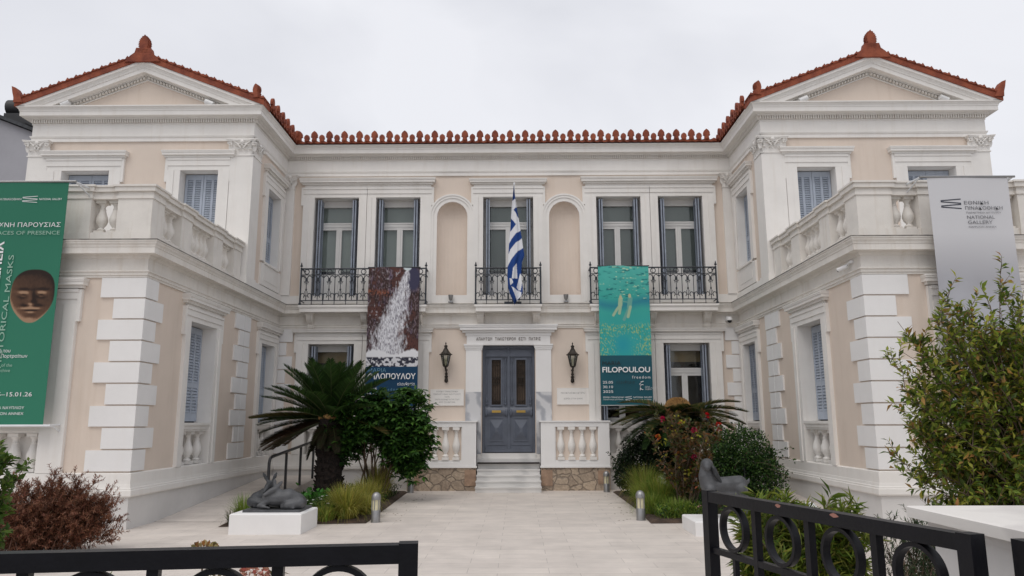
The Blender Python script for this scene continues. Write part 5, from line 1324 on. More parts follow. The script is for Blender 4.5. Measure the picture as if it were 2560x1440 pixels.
gate_leaf(-1.52, 2.10, -.062, 2.285, 'black iron gate leaf with rings, cut by the left photo edge')
gate_leaf(1.66, 2.42, 1.21, 3.98, 'black iron gate leaf with rings, swung open on the right', chips=((.62, .026), (.98, .026)))
t = empty('gate_pillar', (2.6, 2.6, 0), 'white pillar with a marble cap at the right of the gate', 'pillar')
mb = MB(); mb.box(1.94, 3.3, 1.25, 3.19, 0, 1.235); mb.box(1.925, 3.31, 1.24, 3.205, 1.215, 1.2545); mb.build('shaft', 'plinth', t)
mb = MB(); mb.box(1.87, 3.35, 1.15, 3.26, 1.255, 1.296); mb.frust((2.61, 2.205), (.74, 1.055), (.732, 1.047), 1.296, 1.30); mb.build('cap', 'marble_cap', t)
mb = MB(); mb.bar((1.755, 2.33, 0), (1.755, 2.33, 1.30), .06, .06); mb.box(1.78, 1.95, 2.31, 2.35, 1.18, 1.22); mb.box(1.78, 1.95, 2.31, 2.35, .3, .34); o = mb.build('hinge_post', 'gate_paint'); tag(o, 'black square hinge post between the open gate leaf and white pillar', 'gate post')

# ------------------------------------------------------------------ small garden lights
t = empty('garden_spotlight', (-5.72, 10.5, 0), 'silver cylinder spotlight under the brown shrub', 'spotlight')
mb = MB(); mb.tube([(-5.72, 10.5, 0), (-5.72, 10.5, .10)], .02, 8); mb.build('spike', 'steel', t)
mb = MB(); mb.tube([(-5.745, 10.5, .05), (-5.70, 10.42, .26)], [.07, .082], 16); mb.tube([(-5.701, 10.422, .255), (-5.695, 10.41, .27)], .09, 16); mb.build('lamp_head', 'steel', t, smooth=True)
t = empty('garden_spotlight', (3.85, 9.6, 0), 'round white garden light seen just over the right gate rail', 'spotlight')
mb = MB(); mb.tube([(3.85, 9.6, 0), (3.85, 9.6, .50)], .018, 8); mb.build('stem', 'steel', t)
mb = MB(); mb.tube([(3.85, 9.62, .56), (3.83, 9.53, .58)], [.075, .095], 18); mb.build('lamp_head', 'plastic_white', t, smooth=True)

# ------------------------------------------------------------------ neighbouring house
t = empty('neighbouring_house', (-22, 27, 0), 'plain grey house with a dark roof tank beyond the left wing', 'house')
mb = MB(); mb.add([(-24, 25, 0), (-14.5, 25, 0), (-14.5, 25, 10.9), (-19.2, 25, 12.75), (-24, 25, 10.8), (-24, 38, 0), (-14.5, 38, 0), (-14.5, 38, 10.9), (-19.2, 38, 12.75), (-24, 38, 10.8)], [(0, 1, 2, 3, 4), (5, 9, 8, 7, 6), (0, 5, 6, 1), (1, 6, 7, 2), (0, 4, 9, 5)]); mb.build('wall', 'neighbour', t)
mb = MB(); mb.add([(-14.2, 24.8, 10.8), (-19.2, 24.8, 12.78), (-24.3, 24.8, 10.7), (-14.2, 38, 10.8), (-19.2, 38, 12.78), (-24.3, 38, 10.7), (-14.2, 24.8, 10.92), (-19.2, 24.8, 12.9), (-24.3, 24.8, 10.82), (-14.2, 38, 10.92), (-19.2, 38, 12.9), (-24.3, 38, 10.82)],
   [(0, 1, 4, 3), (1, 2, 5, 4), (6, 9, 10, 7), (7, 10, 11, 8), (0, 6, 7, 1), (1, 7, 8, 2), (0, 3, 9, 6)]); mb.build('roof', 'bronze', t)
mb = MB(); mb.tube([(-18.7, 26.0, 13.25), (-17.75, 26.0, 13.25)], .32, 18); mb.box(-18.7, -17.6, 25.7, 26.3, 12.2, 12.95); mb.build('water_tank', 'tank', t, smooth=True)
mb = MB(); mb.add([(-17.9, 25.2, 12.65), (-16.8, 25.2, 12.1), (-16.8, 26.6, 12.3), (-17.9, 26.6, 12.85), (-17.9, 25.2, 12.55), (-16.8, 25.2, 12.0), (-16.8, 26.6, 12.2), (-17.9, 26.6, 12.75)], [(0, 1, 2, 3), (4, 7, 6, 5), (0, 4, 5, 1), (1, 5, 6, 2), (2, 6, 7, 3), (3, 7, 4, 0)]); mb.build('solar_panel', 'tank', t)
# ------------------------------------------------------------------ plants
def rot_frames(axis, normal):
    a = axis/np.linalg.norm(axis, axis=1, keepdims=True); n = normal-a*np.sum(a*normal, 1, keepdims=True)
    l = np.linalg.norm(n, axis=1, keepdims=True); l[l < 1e-6] = 1; n = n/l
    return a, np.cross(a, n), n
LEAF = (np.array([(0, 0, 0), (-.5, .45, .10), (0, .5, 0), (.5, .45, .10), (0, 1, -.06)], float), [(0, 3, 2), (0, 2, 1), (2, 3, 4), (2, 4, 1)])
BLADE = (np.array([(-.5, 0, 0), (.5, 0, 0), (-.4, .55, .03), (.4, .55, .03), (0, 1, -.05)], float), [(0, 1, 3, 2), (2, 3, 4)])
PETAL = (np.array([(0, 0, 0), (-.45, .6, .15), (.45, .6, .15), (0, .95, .05)], float), [(0, 2, 3, 1)])
def leaves(name, parent, pos, axis, normal, size, width, cols, tmpl=LEAF, m='leaf', origin=None, kind=None):
    pos = np.asarray(pos); n = len(pos); a, s_, nn = rot_frames(np.asarray(axis), np.asarray(normal)); tv, tf = tmpl
    size = np.broadcast_to(size, n)[:, None, None]; width = np.broadcast_to(width, n)[:, None, None]
    V = pos[:, None, :]+s_[:, None, :]*tv[None, :, :1]*width+a[:, None, :]*tv[None, :, 1:2]*size+nn[:, None, :]*tv[None, :, 2:3]*size
    k = len(tv); V = V.reshape(-1, 3); c0 = np.array(origin) if origin is not None else np.array([V[:, 0].mean(), V[:, 1].mean(), V[:, 2].min()])
    ls = np.array([len(f) for f in tf]); idx = np.concatenate([np.array(f) for f in tf])
    I = (idx[None, :]+np.arange(n)[:, None]*k).ravel(); tot = np.tile(ls, n); st = np.concatenate([[0], np.cumsum(tot)[:-1]])
    me = bpy.data.meshes.new(name); me.vertices.add(len(V)); me.vertices.foreach_set('co', (V-c0).ravel()); me.loops.add(len(I)); me.loops.foreach_set('vertex_index', I.astype(np.int32))
    me.polygons.add(len(tot)); me.polygons.foreach_set('loop_start', st.astype(np.int32)); me.polygons.foreach_set('loop_total', tot.astype(np.int32)); me.update(calc_edges=True); me.validate()
    at = me.attributes.new('Col', 'FLOAT_COLOR', 'POINT'); C = np.ones((n, k, 4)); C[:, :, :3] = np.asarray(cols)[:, None, :]; at.data.foreach_set('color', C.ravel())
    me.materials.append(MATS[m]); o = bpy.data.objects.new(name, me); link(o, parent, c0)
    return o
def palette(rng, n, cols, w=None, jit=.25):
    c = np.array(cols)[rng.choice(len(cols), n, p=w)]; return np.clip(c*(1+jit*rng.randn(n, 1))*(1+.06*rng.randn(n, 3)), .002, 1)
def unit(v): return v/np.maximum(np.linalg.norm(v, axis=1, keepdims=True), 1e-9)
G_DARK = [(.018, .045, .012), (.028, .065, .016), (.012, .030, .010)]
G_MID = [(.045, .105, .020), (.062, .135, .025), (.030, .075, .018)]

def tuft(name, label, x, y, n, h, spread, cols, rng, cat='ornamental grass', group=None, width=.0045, z0=.03, lean=(0, 0), segs=5, base=.08, single=True, parent=None):
    """a tuft of arching blades"""
    az = rng.rand(n)*2*pi; tilt = np.abs(rng.randn(n))*.50+.08; L = h*(.65+.45*rng.rand(n)); r0 = base*np.sqrt(rng.rand(n))
    bx, by = x+r0*np.cos(az), y+r0*np.sin(az); V = []; w = width*(.7+.6*rng.rand(n)); C = palette(rng, n, cols)
    side = np.c_[-np.sin(az), np.cos(az), np.zeros(n)]
    p = np.c_[bx, by, np.full(n, z0)]; ang = tilt*.5; out = np.zeros((n, segs+1, 2, 3))
    for i in range(segs+1):
        ww = w*(1-i/segs)**.7; out[:, i, 0] = p-side*ww[:, None]; out[:, i, 1] = p+side*ww[:, None]
        st = L/segs; p = p+np.c_[np.sin(ang)*np.cos(az)*st+lean[0]*st*i/segs, np.sin(ang)*np.sin(az)*st+lean[1]*st*i/segs, np.cos(ang)*st]; ang = ang+tilt*spread*(.25+.35*i/segs)
    k = (segs+1)*2; F = []
    base_f = [(2*i, 2*i+1, 2*i+3, 2*i+2) for i in range(segs)]
    Vv = out.reshape(-1, 3)
    idx = (np.array(base_f)[None]+(np.arange(n)*k)[:, None, None]).reshape(-1, 4)
    c0 = np.array([x, y, 0.]); me = bpy.data.meshes.new(name); me.from_pydata((Vv-c0).tolist(), [], idx.tolist())
    at = me.attributes.new('Col', 'FLOAT_COLOR', 'POINT'); CC = np.ones((n, k, 4)); CC[:, :, :3] = C[:, None, :]; at.data.foreach_set('color', CC.ravel())
    me.materials.append(MATS['leaf']); o = bpy.data.objects.new(name, me); link(o, parent, c0)
    if not parent: tag(o, label, cat, group)
    return o
rng = np.random.RandomState(7)
STRAW = [(.42, .37, .075), (.34, .33, .06), (.25, .27, .05), (.46, .40, .12), (.17, .21, .035)]
GRASS = [(.15, .25, .03), (.20, .29, .04), (.11, .19, .025), (.27, .31, .07)]
GG = 'grass tufts along the path edges'
tuft('grass_tuft', 'golden grass tuft beside the left front bollard light', -2.72, 13.2, 2200, .62, 1.25, STRAW, rng, group=GG, base=.16)
tuft('grass_tuft', 'straw green grass tuft behind the golden tuft on the left of the path', -2.66, 14.5, 1500, .62, 1.2, STRAW, rng, group=GG, base=.14)
tuft('grass_tuft', 'tall straw grass tuft under the leafy shrub, near the stone base left', -2.75, 16.4, 1100, .85, .9, STRAW, rng, group=GG, base=.16)
tuft('grass_tuft', 'short straw grass tuft at the front edge of the left bed, beside the golden tuft', -3.02, 13.0, 700, .36, 1.5, STRAW[1:]+GRASS, rng, group=GG, base=.16)
tuft('grass_tuft', 'short straw grass tuft spilling over the left path edge behind the front bollard', -2.48, 13.75, 800, .42, 1.4, STRAW, rng, group=GG, base=.12)
tuft('grass_tuft', 'short green grass tuft spilling over the right path edge by the front bollard', 2.62, 13.75, 800, .42, 1.4, GRASS+STRAW[2:3], rng, group=GG, base=.13)
tuft('grass_tuft', 'green grass tuft at the right path edge halfway to the steps', 2.68, 15.1, 900, .5, 1.3, GRASS+STRAW[1:3], rng, group=GG, base=.13)
tuft('grass_tuft', 'fresh green grass tuft at the left end of the deer plinth', -4.32, 12.75, 420, .50, .9, GRASS, rng, group=GG, base=.10)
tuft('grass_tuft', 'loose green grass tuft at the right of the path, behind the front bollard light', 2.85, 14.3, 1700, .70, 1.2, GRASS+STRAW[1:3], rng, group=GG, base=.20)
tuft('grass_tuft', 'yellow green grass tuft right of the path in front of the dark hedge shrub', 2.85, 15.8, 1300, .80, 1.1, STRAW[1:]+GRASS, rng, group=GG, base=.2)
tuft('grass_tuft', 'low grass tuft with pink flowers right of the path', 2.95, 13.3, 800, .38, 1.6, GRASS, rng, group=GG, base=.2)
tuft('grass_tuft', 'small dark grass tuft at the left foot of the deer plinth', -4.45, 12.55, 130, .3, 2.0, [(.03, .05, .015), (.10, .10, .05)], rng, group=GG, base=.05)

def ground_cover(name, label, x0, x1, y0, y1, n, h, cols, rng, flowers=0, fcol=(.75, .75, .72)):
    t = empty(name, ((x0+x1)/2, (y0+y1)/2, 0), label, 'flowers')
    p = np.c_[x0+(x1-x0)*rng.rand(n), y0+(y1-y0)*rng.rand(n), .03+h*rng.rand(n)**1.2]
    ax = unit(np.c_[rng.randn(n, 2)*.7, .4+rng.rand(n)*.8]); leaves('foliage', t, p, ax, rng.randn(n, 3)+[0, 0, 1.5], .05+.05*rng.rand(n), .02, palette(rng, n, cols))
    for i in range(flowers):
        c = np.array([x0+(x1-x0)*rng.rand(), y0+(y1-y0)*rng.rand(), h*(1.02+.2*rng.rand())]); k = 9; a = np.arange(k)*2*pi/k
        leaves('flower', t, np.repeat(c[None], k, 0), np.c_[np.cos(a), np.sin(a)-.3, np.full(k, .3)], np.c_[np.zeros(k), np.full(k, -.5), np.ones(k)], .03, .018, np.tile(fcol, (k, 1)), PETAL)
ground_cover('daisy_patch', 'low green patch of white daisies behind the deer sculpture', -3.95, -2.85, 12.9, 14.4, 2600, .26, G_MID+[(.03, .09, .015)], rng, 26)
ground_cover('pink_flower_patch', 'low patch with pale pink flowers right of the path, near the ram', 2.6, 3.5, 12.95, 13.9, 1500, .20, GRASS+G_MID, rng, 4, (.62, .36, .34))
ground_cover('green_patch', 'low dark green ground cover below the cycad and the leafy shrub', -4.2, -2.5, 14.4, 17.9, 4200, .22, G_MID+G_DARK, rng)
ground_cover('green_patch', 'low dark green ground cover below the rose bush and the hedge', 2.6, 4.8, 13.6, 17.6, 4200, .22, G_MID+G_DARK, rng)
t = empty('leafy_plant', (-3.6, 15.0, 0), 'bright green broad leafed plant at the foot of the left cycad', 'plant')
n = 260; p = np.array([-3.62, 14.9, .16])+rng.randn(n, 3)*[.18, .14, .09]; leaves('foliage', t, p, unit(np.c_[rng.randn(n, 2), .3+rng.rand(n)]), rng.randn(n, 3)*.5+[0, -.3, 1], .12, .075, palette(rng, n, [(.045, .16, .02), (.06, .2, .03)]))
t = empty('leafy_plant', (3.35, 14.6, 0), 'rounded bright green plant between the grass and the rose bush', 'plant')
n = 900; p = np.array([3.3, 14.4, .25])+rng.randn(n, 3)*[.20, .16, .12]; leaves('foliage', t, p, unit(np.c_[rng.randn(n, 2), .5+rng.rand(n)]), rng.randn(n, 3)*.5+[0, -.3, 1], .08, .03, palette(rng, n, [(.045, .14, .02), (.06, .17, .03)]))

# ---- cycads
def cycad(x, y, zc, fronds, trunk_r, label, rng, old=False):
    t = empty('cycad', (x, y, 0), label, 'cycad palm')
    mb = MB(); prof = []
    for i in range(26):
        f = i/25; prof.append((trunk_r*(1.12-.16*f+.05*(i % 2)+.35*max(0, f-.75)), f*(zc+.02)))
    mb.lathe(prof, (x, y, 0), 14)
    for i in range(240):                        # leaf-base stubs
        f = rng.rand(); a = rng.rand()*2*pi; r = trunk_r*(1.05-.1*f); z = .05+f*(zc-.2)
        c = Vector((x+r*math.cos(a), y+r*math.sin(a), z)); d = Vector((math.cos(a), math.sin(a), .9)).normalized()
        mb.tube([c, c+d*.09], [.035, .012], 4)
    mb.build('trunk', 'bark_dark', t)
    fronds = list(fronds)+[(i*2.399, R(-38-24*rng.rand()), .60+.35*rng.rand(), .3, [(.05, .035, .02), (.035, .028, .016), (.03, .04, .014)]) for i in range(22)]
    for fi, (az, el, L, droop, shade) in enumerate(fronds):
        k = 26; pts = []; p = np.array([x+.08*math.cos(az), y+.08*math.sin(az), zc]); e = el
        for i in range(k):
            pts.append(p.copy()); st = L/(k-1); p = p+st*np.array([math.cos(e)*math.cos(az), math.cos(e)*math.sin(az), math.sin(e)]); e -= droop/(k-1)
        pts = np.array(pts)
        n = 76; pos = []; ax = []; nm = []; sz = []
        for j in range(n):
            f = .12+.88*j/n; q = f*(k-1); i0 = min(int(q), k-2); c = pts[i0]+(pts[i0+1]-pts[i0])*(q-i0); tg = (pts[i0+1]-pts[i0]); tg = tg/np.linalg.norm(tg)
            sd = np.cross(tg, [0, 0, 1]); sd = sd/(np.linalg.norm(sd)+1e-9); up = np.cross(sd, tg)
            ln = .27*L/1.3*math.sin(pi*min(1, .18+.80*f))**.6+.02
            for s_ in (-1, 1): pos.append(c); ax.append(sd*s_*.80+tg*(.60+.3*f)+up*(.34)+rng.randn(3)*.04); nm.append(up); sz.append(ln*(.93+.1*rng.rand()))
        cols = palette(rng, len(pos), shade, jit=.18)
        o = leaves('frond', t, pos, ax, nm, np.array(sz), .027 if shade[0][0] > .09 else .019, cols, BLADE, origin=pts[0])
        mb = MB(); mb.tube([tuple(q) for q in pts[::5]]+[tuple(pts[-1])], [.015-.012*i/5 for i in range(len(pts[::5])+1)], 5); mb.build('rachis', 'twig' if old else 'leaf_rib', o)
    return t
mat('leaf_rib', (.07, .085, .025), .6, .2)
NEWG = [(.026, .060, .014), (.040, .082, .018), (.018, .042, .010)]; OLDG = [(.13, .11, .035), (.17, .125, .045), (.085, .085, .028)]; DEAD = [(.10, .060, .032), (.075, .045, .026), (.13, .085, .05)]
fr = []
for i in range(46):
    el = R(82-1.45*i)+.07*rng.randn(); fr.append((i*2.399, el, min(1.52, 1.26/max(.55, math.sin(max(el, .05))))+.06*rng.randn(), .42, NEWG))
for i in range(8): fr.append((.3*rng.randn()+(0 if i % 2 else pi), R(8-2*i)+.05*rng.randn(), 1.45, .4, OLDG if i % 2 else NEWG))
for az in (2.60, 2.75, 2.9, 3.05, 3.2, 3.35, 3.5, 3.65): fr.append((az, R(-8-11*rng.rand()), 1.45, .30, DEAD))
for az in (2.7, 2.85, 2.95, 3.1, 3.25, 3.4, 3.55): fr.append((az, R(6+4*rng.rand()), 1.60, .28, OLDG))
cy = cycad(-3.78, 16.2, 1.72, fr, .25, 'large dark cycad palm with a thick trunk left of the door', rng)
mb = MB()
for i in range(9):
    a = rng.rand()*2*pi; mb.sphere((-3.78+.18*math.cos(a), 16.2+.18*math.sin(a)-.05, 1.74+.05*rng.rand()), (.10, .08, .06), 8, 6)
mb.build('crown_heart', 'cone', cy, smooth=True)
fr = []
for i in range(40): fr.append((i*2.399, R(27-1.35*i)+.04*rng.randn(), 1.36+.07*rng.randn(), .62, OLDG+NEWG if i < 22 else NEWG))
cy = cycad(3.82, 16.9, 1.80, fr, .26, 'spreading cycad palm with a tan cone on top, right of the door', rng, True)
mb = MB()
prof = [(.30*math.cos(a)**.8, .34*math.sin(a)) for a in [0, .25, .5, .75, 1.0, 1.25, 1.45, 1.55]]
mb.lathe([(.24, -.10)]+prof, (3.82, 16.9, 1.83), 18)
for i in range(420):
    a = i*2.399; h = .02+.95*(i/420); r = .30*math.cos(h*1.5)**.8; c = Vector((3.82+r*math.cos(a), 16.9+r*math.sin(a), 1.83+.34*math.sin(h*1.5)))
    d = Vector((math.cos(a)*.6, math.sin(a)*.6, .8)); mb.tube([c, c+d*.035], [.018, .004], 4)
mb.build('seed_cone', 'cone', cy)

# ---- branching shrubs: stems from the foot, twigs, leaves along the twigs
def shrub(name, label, foot, tips, rng, cat='shrub', lean=0, stem_r=.014, twigs=10, twig_len=.35, leaf=(.06, .026), per=16, cols=G_MID, w=None, up=.25, foot_r=.12, wood='twig', tmpl=LEAF, tipcols=None, jit=.25, clump=0, group=None, start=.35):
    t = empty(name, foot, label, cat, group); foot = np.array(foot, float); mb = MB(); P = []; A = []; N = []; S = []; TP = []
    for tip in tips:
        tip = np.array(tip, float); f0 = foot+np.r_[rng.randn(2)*foot_r, 0]; k = 9
        mid = f0*.5+tip*.5+np.r_[-(tip-f0)[:2]*.22, np.linalg.norm(tip-f0)*.10]+rng.randn(3)*.05
        tt = np.linspace(0, 1, k)[:, None]; C = (1-tt)**2*f0+2*tt*(1-tt)*mid+tt**2*tip
        mb.tube([tuple(c) for c in C], [stem_r*(1-.8*i/(k-1)) for i in range(k)], 5, caps=False)
        ends = []
        for j in range(twigs):
            s = start+(1-start)*rng.rand(); i0 = min(int(s*(k-1)), k-2); c = C[i0]+(C[i0+1]-C[i0])*(s*(k-1)-i0); tg = C[i0+1]-C[i0]; tg = tg/np.linalg.norm(tg)
            d = tg*.7+rng.randn(3)*.65+np.array([lean, 0, up]); d = d/np.linalg.norm(d); L = twig_len*(.5+.7*rng.rand())*(1.1-.4*s); ends.append((c, d, L))
        ends.append((C[-2], (C[-1]-C[-2])/np.linalg.norm(C[-1]-C[-2]), twig_len*.5))
        for c, d, L in ends:
            e = c+d*L*.55; d2 = d+rng.randn(3)*.3+np.array([0, 0, .15]); d2 /= np.linalg.norm(d2); g = e+d2*L*.45
            mb.tube([tuple(c), tuple(e), tuple(g)], [stem_r*.35, stem_r*.25, stem_r*.1], 4, caps=False)
            for q in range(per):
                s = (q+.5)/per; pos = c+d*L*s/.55*.55 if s < .55 else e+d2*L*(s-.55)
                dd = d if s < .55 else d2; r = rng.randn(3); r -= dd*r.dot(dd); r /= np.linalg.norm(r)+1e-9
                P.append(pos); A.append(dd*.55+r*.8); N.append(np.array([0, 0, 1.])+rng.randn(3)*.45); S.append(leaf[0]*(.65+.7*rng.rand())); TP.append(s)
    P = np.array(P); n = len(P); C = palette(rng, n, cols, w, jit)
    if tipcols is not None:
        tp = np.array(TP); hgt = (P[:, 2]-P[:, 2].min())/(np.ptp(P[:, 2])+1e-9); sel = rng.rand(n) < tipcols[1]*(tp > .55)*(.25+hgt); C[sel] = palette(rng, sel.sum(), tipcols[0])
    S = np.array(S)
    mb.build('stems', wood, t, smooth='all', recalc=False); leaves('foliage', t, P, np.array(A), np.array(N), S, S*leaf[1]/leaf[0], C, tmpl, origin=tuple(foot))
    return t
def ell(c, r, n, rng, zmin=-.2):
    v = unit(rng.randn(n*3, 3)); v = v[v[:, 2] > zmin][:n]; return np.array(c)+v*np.array(r)*(.72+.32*rng.rand(len(v), 1))
# big leafy tree shrub at the right edge
tips = list(ell((6.0, 8.6, 1.55), (1.34, .9, 1.28), 78, rng, -.75))+[(4.50, 8.3, 2.42), (4.62, 8.3, 2.55), (4.50, 8.4, 1.95), (4.48, 8.3, 1.62), (4.55, 8.4, 1.05), (4.72, 8.2, 1.30), (5.62, 8.4, 2.95), (5.30, 8.4, 2.85), (6.0, 8.6, 2.95), (4.95, 8.4, 2.85), (5.05, 8.3, 3.0), (4.62, 8.2, .72), (4.7, 8.3, 1.5), (5.72, 8.3, 3.35), (4.38, 8.3, 2.28), (4.42, 8.2, 2.05), (4.40, 8.3, 1.2), (4.5, 8.3, 2.75), (4.75, 8.2, 2.2), (4.8, 8.2, 1.85), (5.0, 8.2, 2.6), (5.2, 8.2, 2.9), (4.85, 8.1, 2.75), (4.7, 8.2, 1.0), (5.95, 8.3, 3.1), (4.6, 8.2, 1.5), (4.75, 8.3, 1.3), (4.65, 8.2, 1.8)]
shrub('pomegranate_shrub', 'big yellow green leafy shrub with long sprays in front of the right wing', (5.95, 8.6, 0), tips, rng, stem_r=.014, twigs=21, twig_len=.44, leaf=(.088, .036), per=13, cols=[(.115, .175, .025), (.175, .235, .032), (.25, .28, .042), (.065, .11, .020)], tipcols=([(.34, .33, .05), (.34, .20, .06), (.27, .32, .045)], .65), up=.35, foot_r=.2, start=.3)
# schefflera-like shrub left of the steps
t = empty('round_leaf_shrub', (-2.95, 16.3, 0), 'glossy green shrub with bare brown stems between the cycad and the steps', 'shrub')
mb = MB(); cl = []
for c, r in (((-3.15, 16.2, 1.95), (.58, .45, .40)), ((-2.15, 16.25, 1.95), (.50, .42, .38)), ((-2.65, 16.1, 1.5), (.65, .45, .45)), ((-1.95, 16.3, 1.30), (.32, .35, .32)), ((-3.35, 16.2, 1.32), (.42, .4, .30)), ((-2.30, 16.15, 1.08), (.36, .35, .25)), ((-2.68, 16.15, 1.85), (.5, .4, .42)), ((-2.2, 16.15, 1.55), (.5, .4, .35)), ((-3.05, 16.1, 1.6), (.5, .4, .35)), ((-2.05, 16.3, .82), (.28, .3, .22))):
    for p in ell(c, r, 26, rng, -1): cl.append(p)
for i in range(22):
    tip = cl[rng.randint(len(cl))]; f0 = np.array([-2.85, 16.3, .0])+np.r_[rng.randn(2)*[.14, .1], 0]; mid = (f0+tip)/2+np.array([-.05*(tip[0]+2.8), 0, .15]); mb.tube([tuple(f0), tuple(f0*.4+mid*.6), tuple(mid), tuple(tip)], [.022, .018, .015, .006], 6, caps=False)
mb.build('stems', 'bark', t, smooth='all', recalc=False)
P = []; A = []; N = []; S = []
for c in cl:                                     # whorls of drooping leaves
    for wv in range(8):
        q = c+rng.randn(3)*.09; k = 8; a0 = rng.rand()*6; tl = rng.randn(2)*.35
        for i in range(k):
            a = a0+2*pi*i/k; P.append(q); A.append((math.cos(a)+tl[0]*.3, math.sin(a)+tl[1]*.3, -.25+.35*rng.randn())); N.append((tl[0], tl[1]-.2, 1)); S.append(.15*(.7+.5*rng.rand()))
n = len(P); S = np.array(S); leaves('foliage', t, P, A, N, S, S*.42, palette(rng, n, [(.034, .095, .018), (.055, .135, .024), (.022, .062, .014), (.08, .17, .03)]), origin=(-2.95, 16.3, 0))
# dense clipped shrubs
def dense(name, label, lobes, n, leaf, cols, rng, sprays=0, cat='shrub', foot=None, group=None):
    f = foot or (np.mean([l[0][0] for l in lobes]), np.mean([l[0][1] for l in lobes]), 0)
    t = empty(name, f, label, cat, group); P = []; vol = np.array([l[1][0]*l[1][2] for l in lobes]); vol = vol/vol.sum(); D = []
    for (c, r), v in zip(lobes, vol):
        k = int(n*v); u = unit(rng.randn(k, 3)); rad = .30+.70*rng.rand(k, 1)**.55; lump = np.array([mnoise.noise(Vector(x*2.6+np.array(c))) for x in u])[:, None]
        P.append(np.array(c)+u*np.array(r)*rad*(1+.28*lump)); D.append(u)
    P = np.vstack(P); D = np.vstack(D); keep = P[:, 2] > .03; P, D = P[keep], D[keep]; k = len(P)
    if sprays:
        mb = MB(); EP = []; ED = []
        for i in range(sprays):
            j = rng.randint(k); c = P[j]; d = D[j]+np.array([.35, 0, .35])+rng.randn(3)*.25; d /= np.linalg.norm(d); L = .25+.40*rng.rand(); pts = [c+d*L*s+np.array([0, 0, -.12*s*s]) for s in np.linspace(0, 1, 6)]
            mb.tube([tuple(q) for q in pts], .004, 4, caps=False)
            for s in np.linspace(.15, 1, 14): EP.append(c+d*L*s+np.array([0, 0, -.12*s*s])+rng.randn(3)*.012); ED.append(rng.randn(3))
        mb.build('sprays', 'twig', t, recalc=False); P = np.vstack([P, EP]); D = np.vstack([D, ED])
    k = len(P); mb = MB()
    for i in range(14):
        tip = P[rng.randint(k)]; f0 = np.array(f)+np.r_[rng.randn(2)*.08, 0]; mb.tube([tuple(f0), tuple(f0*.5+tip*.5+np.array([0, 0, .1])), tuple(tip)], [.02, .014, .005], 5, caps=False)
    mb.build('stems', 'bark', t, recalc=False)
    S = leaf[0]*(.6+.8*rng.rand(k)); leaves('foliage', t, P, D*.5+rng.randn(k, 3)*.6+[0, 0, .2], D*.6+rng.randn(k, 3)*.4+[0, 0, .5], S, S*leaf[1]/leaf[0], palette(rng, k, cols, jit=.35), origin=tuple(f))
    return t
dense('round_shrub', 'dark round small leafed shrub with wispy shoots by the right wing', [((4.72, 15.3, .95), (.66, .6, .62)), ((4.95, 15.2, .55), (.60, .5, .5)), ((4.35, 15.4, .7), (.4, .45, .55))], 19000, (.05, .030), [(.026, .070, .016), (.048, .11, .022), (.016, .044, .011), (.075, .14, .03)], rng, 46)
dense('hedge_shrub', 'near black dense shrub right of the steps, left of the rose bush', [((2.95, 17.0, .75), (.46, .4, .62)), ((3.3, 16.6, 1.0), (.42, .4, .60)), ((2.62, 17.1, .55), (.24, .3, .45))], 13000, (.055, .03), [(.010, .024, .008), (.018, .040, .011), (.007, .016, .006)], rng, 10)
# rose bush
RC = [(.13, .080, .030), (.085, .085, .028), (.17, .085, .035), (.065, .09, .025), (.26, .22, .03), (.22, .075, .025)]
tips = [(2.72+1.2*rng.rand(), 14+.4*rng.randn(), .75+1.05*rng.rand()) for i in range(30)]
rose = shrub('rose_bush', 'tall straggly rose bush with bare canes and red blooms before the right cycad', (3.3, 14.0, 0), tips, rng, 'rose bush', stem_r=.013, twigs=8, twig_len=.30, leaf=(.085, .055), per=8, cols=RC, w=[.27, .26, .17, .18, .06, .06], foot_r=.10, start=.25)
def bloom(c, r, col, parent):
    k = 26; d = unit(rng.randn(k, 3)+[0, -.3, .5]); leaves('bloom', parent, np.array(c)+d*r*.2, d, rng.randn(k, 3), r*1.1, r*.9, palette(rng, k, [col], jit=.15), PETAL)
for c, col in (((2.86, 13.7, 1.70), (.45, .010, .07)), ((3.66, 13.7, 1.76), (.55, .012, .018)), ((3.88, 13.75, 1.60), (.50, .03, .015)), ((3.90, 13.8, 1.50), (.42, .06, .03)), ((2.78, 13.8, 1.38), (.50, .12, .03)), ((3.40, 13.7, 1.02), (.22, .012, .04)), ((3.42, 13.7, 1.50), (.30, .02, .05))): bloom(c, .050, col, rose)
for c in ((3.1, 13.8, 1.45), (3.5, 13.8, 1.42), (2.85, 13.8, 1.32), (3.22, 13.9, 1.62), (3.3, 13.8, .75)):
    k = 12; leaves('yellow_leaves', rose, np.array(c)+rng.randn(k, 3)*.05, rng.randn(k, 3), rng.randn(k, 3)+[0, -1, 1], .07, .04, palette(rng, k, [(.34, .30, .02), (.28, .28, .03)]))
# long-leaved shrub behind the right gate leaf
tips = [(2.22+.82*rng.rand(), 6.35+.5*rng.rand(), .25+.55*rng.rand()) for i in range(190)]+[(2.75, 6.1, 1.02), (2.85, 6.2, .95), (2.6, 6.2, .92), (1.98, 6.3, .92), (2.15, 6.2, .95), (3.1, 6.2, .70), (2.3, 6.3, .95), (2.45, 6.3, .98), (2.95, 6.3, .85), (3.0, 6.2, .75)]
shrub('oleander_shrub', 'bright green long leafed shrub seen through the open right gate leaf', (2.60, 6.6, 0), tips, rng, stem_r=.007, twigs=10, twig_len=.26, leaf=(.125, .015), per=16, cols=[(.13, .19, .025), (.19, .24, .035), (.08, .135, .02), (.24, .26, .05)], up=.9, foot_r=.18, start=.3)
